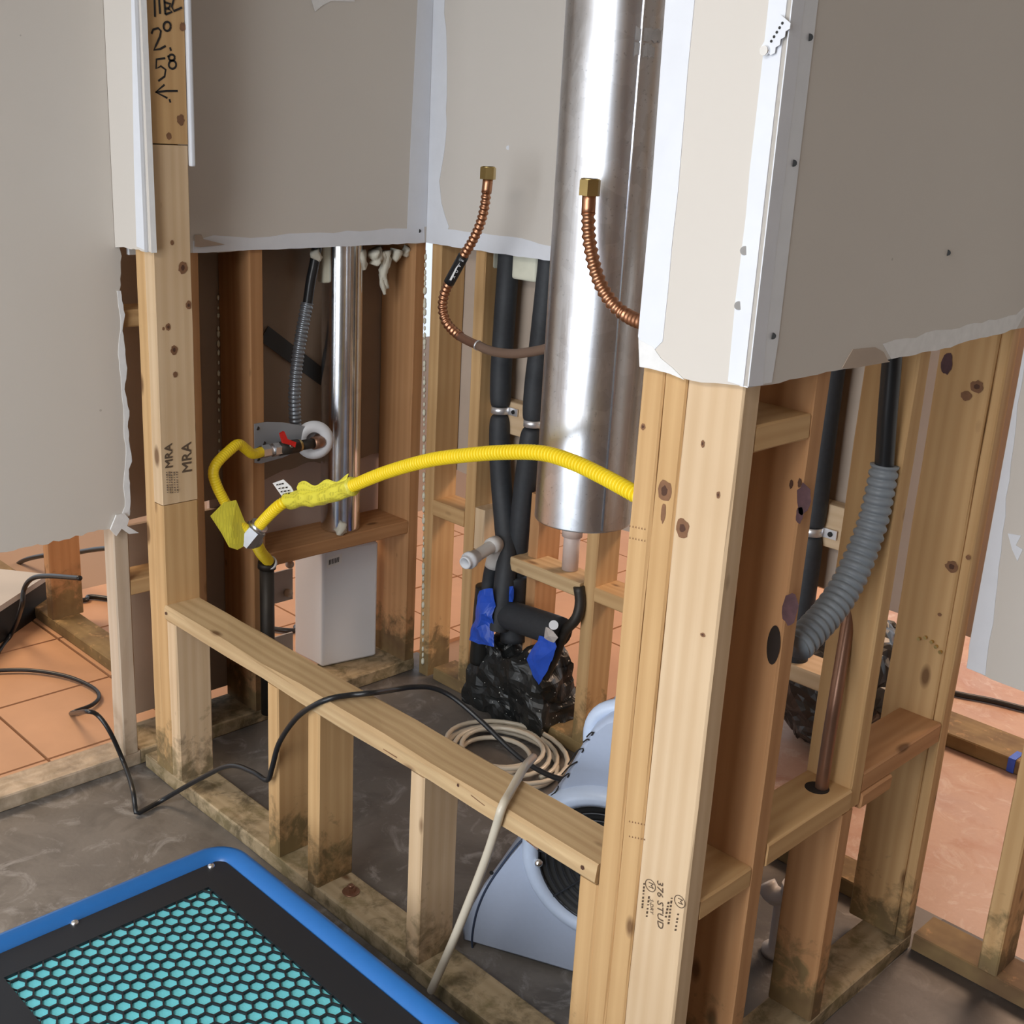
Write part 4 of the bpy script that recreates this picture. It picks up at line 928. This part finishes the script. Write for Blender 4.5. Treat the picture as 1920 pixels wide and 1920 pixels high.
# coiled clear hose on the floor
ch = thing('coiled_hose', (-1.06, .68, 0), 'coiled clear plastic hose lying on the closet floor', 'hose')
cp_ = []
for i in range(6*28+1):
    a = i/28*2*math.pi; k = i/28; rr = .118+.030*math.sin(k*1.9)+.010*math.sin(k*5); cp_.append(Vector((-1.075+.012*math.sin(k*2.3)+rr*1.12*math.cos(a), .700+.010*math.cos(k*1.7)+rr*.98*math.sin(a), .010+.006*k+.008*math.sin(a*.5+k))))
tube('hose_coil', ch, cp_, .0062, 'clear_hose', 10, straight=True)
dt = thing('drain_tube', P(900, 1640, y=-.02), 'clear plastic tube draped over the front rail', 'hose')
tube('tube', dt, [P(1000, 1420, y=.20), P(985, 1436, y=.12), P(976, 1450, z=ZR+.009), P(957, 1485, z=ZR+.010), P(942, 1512, z=ZR+.010), P(932, 1545, y=-.013), P(912, 1607, y=-.017), P(880, 1690, y=-.023), P(845, 1775, y=-.028), P(808, 1858, y=-.033)], .0078, 'clear_hose', 12)

# ---- black power cord
pc = thing('power_cord', P(255, 1525, z=0), 'long black power cord running over the rail to the blower', 'cord')
tube('cord', pc, [P(-40, 1262, z=.010), P(0, 1257, z=.010), P(60, 1257, z=.010), P(125, 1268, z=.010), P(172, 1288, z=.010), P(186, 1306, z=.010), P(172, 1322, z=.010), P(140, 1334, z=.010), P(134, 1338, z=.012), P(160, 1334, x=XW-.05), P(182, 1340, x=XW-.02), P(206, 1372, x=XW+.010), P(232, 1430, x=XW+.022), P(248, 1478, z=.045), P(253, 1510, z=.020), P(256, 1525, z=.009), P(270, 1519, z=.010), P(310, 1497, y=-.05), P(370, 1463, y=-.03), P(430, 1436, y=-.022), P(475, 1448, y=-.020), P(501, 1463, y=-.018), P(510, 1440, y=-.016), P(524, 1392, y=-.014), P(556, 1346, y=-.013), P(592, 1321, y=-.012), P(622, 1309, z=.4845), P(660, 1303, z=.4850), P(700, 1299, z=.488), P(740, 1293, y=.17), P(775, 1288, y=.22), P(812, 1290, y=.27), P(850, 1308, y=.30), P(900, 1350, y=.32), P(960, 1408, y=.33), P(1000, 1438, y=.33), P(1045, 1459, y=.32), P(1090, 1464, y=.31), P(1140, 1461, y=.30), P(1175, 1455, y=.29)], .0056, 'black_plastic', 10, step=.01)

# ---- air mover (blower)
bl = thing('air_mover', (-.38, .30, 0), 'grey-blue snail blower drying fan on the closet floor', 'fan')
U = Vector((.913, .407, 0)).normalized(); NV = Vector((U.y, -U.x, 0)); O = Vector((-.607, .139, 0)); Zv = Vector((0, 0, 1))
def BL(u, z, n): return O+U*u+Zv*z+NV*n
def FU(px, py):
    q = PN(px, py, O, NV)-O; return (q.dot(U), max(q.z, .003))
BW = .30
prof = [FU(*q) for q in ((864, 1776), (862, 1745), (878, 1708), (897, 1673), (936, 1624), (975, 1575), (1006, 1532), (1035, 1490), (1065, 1440), (1090, 1396), (1112, 1364), (1138, 1345), (1175, 1334), (1215, 1335), (1265, 1345), (1325, 1375), (1370, 1430), (1395, 1510), (1395, 1590), (1375, 1670), (1340, 1740))]
ur = prof[-1][0]; prof += [(ur-.03, .03), (ur-.07, .004), (prof[0][0]+.12, .003)]
def extr(name, parent, prof, rings, mat):
    """rings = [(n offset, inset)] from back to front"""
    cx = sum(p[0] for p in prof)/len(prof); czz = sum(p[1] for p in prof)/len(prof); vs, fs = [], []; m = len(prof)
    for off, ins in rings:
        for (u_, z_) in prof:
            d = Vector((u_-cx, z_-czz)); L = d.length; d = d*(1-ins/L); vs.append(BL(cx+d.x, max(.001, czz+d.y), off))
    for i in range(len(rings)-1):
        for k in range(m): k2 = (k+1) % m; fs.append((i*m+k, i*m+k2, (i+1)*m+k2, (i+1)*m+k))
    fs.append(tuple(range(m-1, -1, -1))); fs.append(tuple((len(rings)-1)*m+k for k in range(m)))
    o = mk(name, vs, fs, mat, parent)
    for p in o.data.polygons: p.use_smooth = len(p.vertices) == 4
    return o
extr('housing', bl, prof, [(-BW, .05), (-BW+.012, .018), (-BW+.04, 0), (-.030, 0), (-.008, .004), (0, .014)], 'blower_shell')
cu, cz = FU(1132, 1622); cc = BL(cu, cz, 0)
IR = abs(FU(1010, 1612)[0]-cu)
lathe('intake_ring', bl, [(IR-.004, -.012), (IR, .012), (IR+.010, .020), (IR+.024, .016), (IR+.034, .004), (IR+.037, -.006)], cc, 'blower_shell_light', 64, axis=NV)
lathe('intake_recess', bl, [(IR, .006), (IR-.004, .002), (.0005, .001)], cc, 'dark_void', 48, axis=NV)
vs, fs = [], []
for k in range(8):
    r = .022+(IR-.024)*k/7; g = [cc+NV*.009+(U*math.cos(t*math.pi/24)+Zv*math.sin(t*math.pi/24))*r for t in range(49)]
    a_v, a_f = tube_geo(g, .0014, 5, cap=False); b0_ = len(vs); vs += a_v; fs += [tuple(b0_+i for i in f) for f in a_f]
for k in range(8):
    a = k*math.pi/4; g = [cc+NV*.009+(U*math.cos(a)+Zv*math.sin(a))*r for r in (.02, .06, IR)]
    a_v, a_f = tube_geo(g, .0018, 5); b0_ = len(vs); vs += a_v; fs += [tuple(b0_+i for i in f) for f in a_f]
mk('intake_grille', vs, fs, 'grille_black', bl)
lathe('grille_bolt', bl, [(.0005, .008), (.006, .006), (.009, 0)], PN(1010, 1618, cc+NV*.014, NV), 'screw_bright', 14, axis=NV)
sl_ = [PN(px, py, O+NV*.0008, NV) for px, py in ((1000, 1556), (968, 1586), (935, 1630), (912, 1666), (897, 1700), (889, 1730), (885, 1760), (886, 1781))]
tube('outlet_band', bl, spline(sl_, .008), .0022, 'groove', 6, straight=True)
cyl('outlet_rivet', bl, PN(922, 1636, O, NV), PN(922, 1636, O, NV)+NV*.002, .0042, 'screw_dark', 10)
hb = [PN(px, py, O-NV*.04, NV) for px, py in ((1108, 1400), (1110, 1362), (1124, 1338), (1150, 1326), (1200, 1322), (1250, 1340))]
tube('carry_handle', bl, hb, .0150, 'blower_shell_light', 16)
marks_ = [[(1160, 1030), (1210, 990), (1245, 930), (1235, 925)], [(1240, 890), (1290, 830), (1360, 780), (1345, 825)], [(1280, 795), (1370, 700), (1460, 645), (1440, 660)], [(1350, 680), (1440, 545), (1500, 500), (1525, 512), (1505, 545)], [(1520, 430), (1570, 395), (1590, 408)], [(1560, 372), (1600, 330), (1640, 312), (1615, 355)]]
vs, fs = [], []
for ln in marks_:
    g = spline([PN(840+a/6, 1320+b/6, O+NV*.001, NV) for a, b in ln], .004); a_v, a_f = tube_geo(g, .0014, 5); b0_ = len(vs); vs += a_v; fs += [tuple(b0_+i for i in f) for f in a_f]
mk('lettering', vs, fs, 'ink', bl)

# ---- blue air scrubber lying in the foreground
HZ = .20
sx0 = P(0, 1742, z=HZ).x; sy1 = P(870, 1918, z=HZ).y+.004; sx1, sy0 = sx0+.80, sy1-.60
sb_ = thing('air_scrubber', ((sx0+sx1)/2, (sy0+sy1)/2, 0), 'blue air scrubber lying flat with black honeycomb grille over cyan filter', 'air scrubber')
def rrect(ins, z, rad=.075, n=8):
    x0, x1, y0, y1 = sx0+ins, sx1-ins, sy0+ins, sy1-ins; r = max(.004, rad-ins); out = []
    for cx, cy, a in ((x1-r, y1-r, 0), (x0+r, y1-r, 90), (x0+r, y0+r, 180), (x1-r, y0+r, 270)):
        for k in range(n+1): t = math.radians(a+90*k/n); out.append(Vector((cx+r*math.cos(t), cy+r*math.sin(t), z)))
    return out
def loft(name, parent, rings, mat, capb=True, capt=False):
    m = len(rings[0]); vs = [p for r in rings for p in r]; fs = []
    for i in range(len(rings)-1):
        for k in range(m): k2 = (k+1) % m; fs.append((i*m+k, i*m+k2, (i+1)*m+k2, (i+1)*m+k))
    if capb: fs.append(tuple(range(m-1, -1, -1)))
    if capt: fs.append(tuple((len(rings)-1)*m+k for k in range(m)))
    o = mk(name, vs, fs, mat, parent, smooth=True); return o
loft('shell', sb_, [rrect(.012, .0), rrect(.0, .02), rrect(0, HZ-.030), rrect(.003, HZ-.010), rrect(.010, HZ-.001), rrect(.018, HZ), rrect(.030, HZ-.006), rrect(.043, HZ-.014), rrect(.046, HZ-.030)], 'scrubber_blue')
pz = HZ-.013
box('filter', sb_, (sx0+.06, sx1-.06), (sy0+.06, sy1-.06), (pz-.030, pz-.0060), 'filter_foam')
gx0, gx1, gy0, gy1 = sx0+.045, sx1-.045, sy0+.045, sy1-.045; bx_, by_ = .062, .066
fr = []
outer = [(gx0, gy0), (gx1, gy0), (gx1, gy1), (gx0, gy1)]; inner = [(gx0+bx_, gy0+by_), (gx1-bx_, gy0+by_), (gx1-bx_, gy1-by_), (gx0+bx_, gy1-by_)]
vs = [Vector((*p, z)) for z in (pz, pz-.006) for p in outer+inner]; fs = []
for k in range(4):
    k2 = (k+1) % 4; fs += [(k, k2, 4+k2, 4+k), (8+k2, 8+k, 12+k, 12+k2), (k, 8+k, 8+k2, k2), (4+k2, 12+k2, 12+k, 4+k)]
mk('grille_frame', vs, fs, 'grille_black', sb_)
PX, PY = .0282, .0205; vs, fs = [], []; row = 0
yy = gy1-by_+.002
hexo = [(PX/2*math.cos(math.radians(a))*1.1547, PY/2*1.3333*math.sin(math.radians(a))) for a in range(30, 390, 60)]
while yy > gy0+by_-.004:
    xx = gx0+bx_+(PX/2 if row % 2 else 0)
    while xx < gx1-bx_+.002:
        b0_ = len(vs)
        for z, sc_ in ((pz-.0005, 1.0), (pz-.0005, .885), (pz-.0050, .885)):
            for (hx, hy) in hexo: vs.append(Vector((xx+hx*sc_, yy+hy*sc_, z)))
        for k in range(6):
            k2 = (k+1) % 6; fs += [(b0_+k, b0_+k2, b0_+6+k2, b0_+6+k), (b0_+6+k, b0_+6+k2, b0_+12+k2, b0_+12+k)]
        xx += PX
    yy -= PY; row += 1
mk('honeycomb_grille', vs, fs, 'grille_black', sb_)
for (px, py) in ((396, 1622), (140, 1728)):
    q = P(px, py, z=pz+.003); lathe('screw', sb_, [(.0005, .0035), (.005, .0028), (.0072, .0), (.0072, -.003)], q-Vector((0, 0, .001)), 'screw_bright', 18)

# ---- conduit, cable and copper riser in the right wall
XC = -.020
gr_ = thing('flexible_conduit', P(1600, 1080, x=XC), 'large ribbed grey plastic conduit bending into the right wall stud', 'conduit')
def C(px, py, x=XC): return P(px, py, x=x)
tube('conduit', gr_, [C(1659, 872), C(1650, 920), C(1636, 980), C(1612, 1045), C(1583, 1105), C(1550, 1152), C(1515, 1190), C(1492, 1214)], lambda s: .0225+.0035*min(1, s/.18), 'grey_flex', 24, rib=(.0142, .0042, 2.2))
tube('cable', gr_, [C(1676, 600), C(1672, 680), C(1664, 780), C(1657, 890)], .0150, 'black_plastic', 16)
tube('cable', gr_, [C(1700, 600, -.06), C(1690, 680, -.06), C(1676, 790, -.06), C(1662, 890, -.05)], .0100, 'black_plastic', 14)
br_ = thing('copper_riser', hc, 'brown copper riser pipe standing in a drilled block', 'pipe')
tube('riser', br_, [hc+Vector((.004, .008, -.01)), hc+Vector((.004, .008, .10)), P(1568, 1300, x=hc.x+.004), P(1588, 1180, x=hc.x-.01), P(1600, 1100, x=hc.x-.02)], .0115, 'brown_copper', 18)

# ---- grey trap behind the right wall studs
tr = thing('drain_trap', P(1470, 1690, y=.60), 'grey plastic drain trap behind the right wall studs', 'pipe')
tube('trap_bend', tr, [P(1500, 1620, y=.60), P(1498, 1650, y=.60), P(1490, 1672, y=.60), P(1470, 1684, y=.60), P(1448, 1676, y=.60), P(1436, 1656, y=.60)], .020, 'pvc', 16)
tq_ = P(1490, 1668, y=.60); cyl('slip_nut', tr, tq_-Vector((.0, 0, .011)), tq_+Vector((0, 0, .011)), .026, 'pvc', 12)
lathe('trap_foot', tr, [(.0005, 0), (.03, 0), (.03, .012), (.018, .014), (.018, P(1470, 1684, y=.60).z)], Vector((P(1470, 1684, y=.60).x, .60, 0)), 'pvc', 20)

# ---- next room: wall, low bench, cords
wn2 = thing('wall_next_room', (-2.6, .2, 0), 'reddish framed wall of the next room seen under the torn drywall', 'wall', kind='structure')
yn = .185
board('bottom_plate', wn2, (-4.4, XW-SD-.015), (yn, yn+SD), (0, .038), 'wood_tan')
xs0 = P(88, 1140, y=yn).x
board('stud', wn2, (xs0, xs0+ST), (yn, yn+.10), (.038, TOP), 'wood_red')
bt = thing('low_bench', P(40, 1190, z=0), 'low dark bench with grey top in the next room', 'bench')
p0, p1 = P(-120, 1292, z=0), P(90, 1143, z=0); dd = (p1-p0); dd.z = 0; nb_ = Vector((-dd.y, dd.x, 0)).normalized()
if nb_.x > 0: nb_ = -nb_
hh = .105; vsb = [p0, p1, p1+nb_*.5, p0+nb_*.5]; vsb = [Vector((q.x, q.y, 0)) for q in vsb]
mk('bench_body', vsb+[q+Vector((0, 0, hh)) for q in vsb], [(3, 2, 1, 0), (4, 5, 6, 7)]+[(i, (i+1) % 4, 4+(i+1) % 4, 4+i) for i in range(4)], 'dark_void', bt)
vt = [q+nb_*(-.01)*(1 if i < 2 else -1)+Vector((0, 0, hh)) for i, q in enumerate(vsb)]
mk('bench_top', vt+[q+Vector((0, 0, .018)) for q in vt], [(3, 2, 1, 0), (4, 5, 6, 7)]+[(i, (i+1) % 4, 4+(i+1) % 4, 4+i) for i in range(4)], 'bench_top', bt)
cd = thing('thin_cord', P(40, 1090, z=.13), 'thin black cord looping over the low bench', 'cord')
tube('cord', cd, [P(150, 1084, y=.05), P(90, 1080, y=.05), P(60, 1085, y=.04), P(45, 1105, y=.03), P(40, 1140, y=.02), P(20, 1190, z=.01), P(-30, 1260, z=.008)], .007, 'black_plastic', 10)
cd2 = thing('thin_cord', P(40, 1060, z=.13), 'black cord running behind the reddish stud of the next room', 'cord')
tube('cord', cd2, [P(18, 1076, y=.36), P(40, 1053, y=.36), P(80, 1042, y=.36), P(120, 1040, y=.36), P(180, 1030, y=.36), P(240, 1026, y=.36)], .008, 'black_plastic', 10)
cd3 = thing('thin_cord', P(160, 1125, z=0), 'black cord on the floor behind the pale stud', 'cord')
tube('cord', cd3, [P(120, 1128, z=.01), P(160, 1125, z=.01), P(200, 1122, z=.01), P(520, 1180, z=.01), P(560, 1172, z=.01), P(640, 1165, z=.01)], .008, 'black_plastic', 10)

# ---- back room odds and ends
bg = thing('trash_bag', P(1510, 1450, z=0), 'black plastic bag on the floor behind the right wall studs', 'bag')
bm = bmesh.new(); bmesh.ops.create_icosphere(bm, subdivisions=5, radius=1)
bc = P(1500, 1440, z=0)+Vector((-.02, .22, 0))
for q in bm.verts:
    p_ = Vector((q.co.x*.23, q.co.y*.20, (q.co.z*.5+.5)*.36)); s_ = p_*9
    p_ += Vector((mnoise.noise(s_), mnoise.noise(s_+Vector((5, 0, 0))), mnoise.noise(s_+Vector((0, 5, 0)))))*.04+Vector((mnoise.noise(s_*3.3), mnoise.noise(s_*3.3+Vector((3, 0, 0))), mnoise.noise(s_*3.3+Vector((0, 3, 0)))))*.016
    p_.z = max(.0, p_.z); q.co = p_
me = bpy.data.meshes.new('bag_film'); bm.to_mesh(me); bm.free(); me.materials.append(MATS['black_sheet']); o = bpy.data.objects.new('bag_film', me); o.location = Vector((bc.x, bc.y, 0)); link(o, bg)
fb = thing('floor_plank', P(1830, 1420, z=0), 'loose wooden plank lying on the pink floor beyond the studs', 'plank')
pq = P(1780, 1392, z=0); board('plank', fb, (pq.x-.5, pq.x+1.6), (pq.y-.03, pq.y+.11), (0, .040), 'wood_tan')
box('blue_tape_patch', fb, (P(1880, 1440, z=.02).x, P(1900, 1440, z=.02).x), (pq.y-.034, pq.y+.02), (.002, .042), 'blue_tape')
fc = thing('floor_cord', P(1850, 1315, z=0), 'black cord stretched across the far pink floor', 'cord')
tube('cord', fc, [P(1690, 1275, z=.008), P(1790, 1300, z=.008), P(1860, 1314, z=.008), P(1960, 1338, z=.008), P(2100, 1360, z=.008)], .009, 'black_plastic', 10)
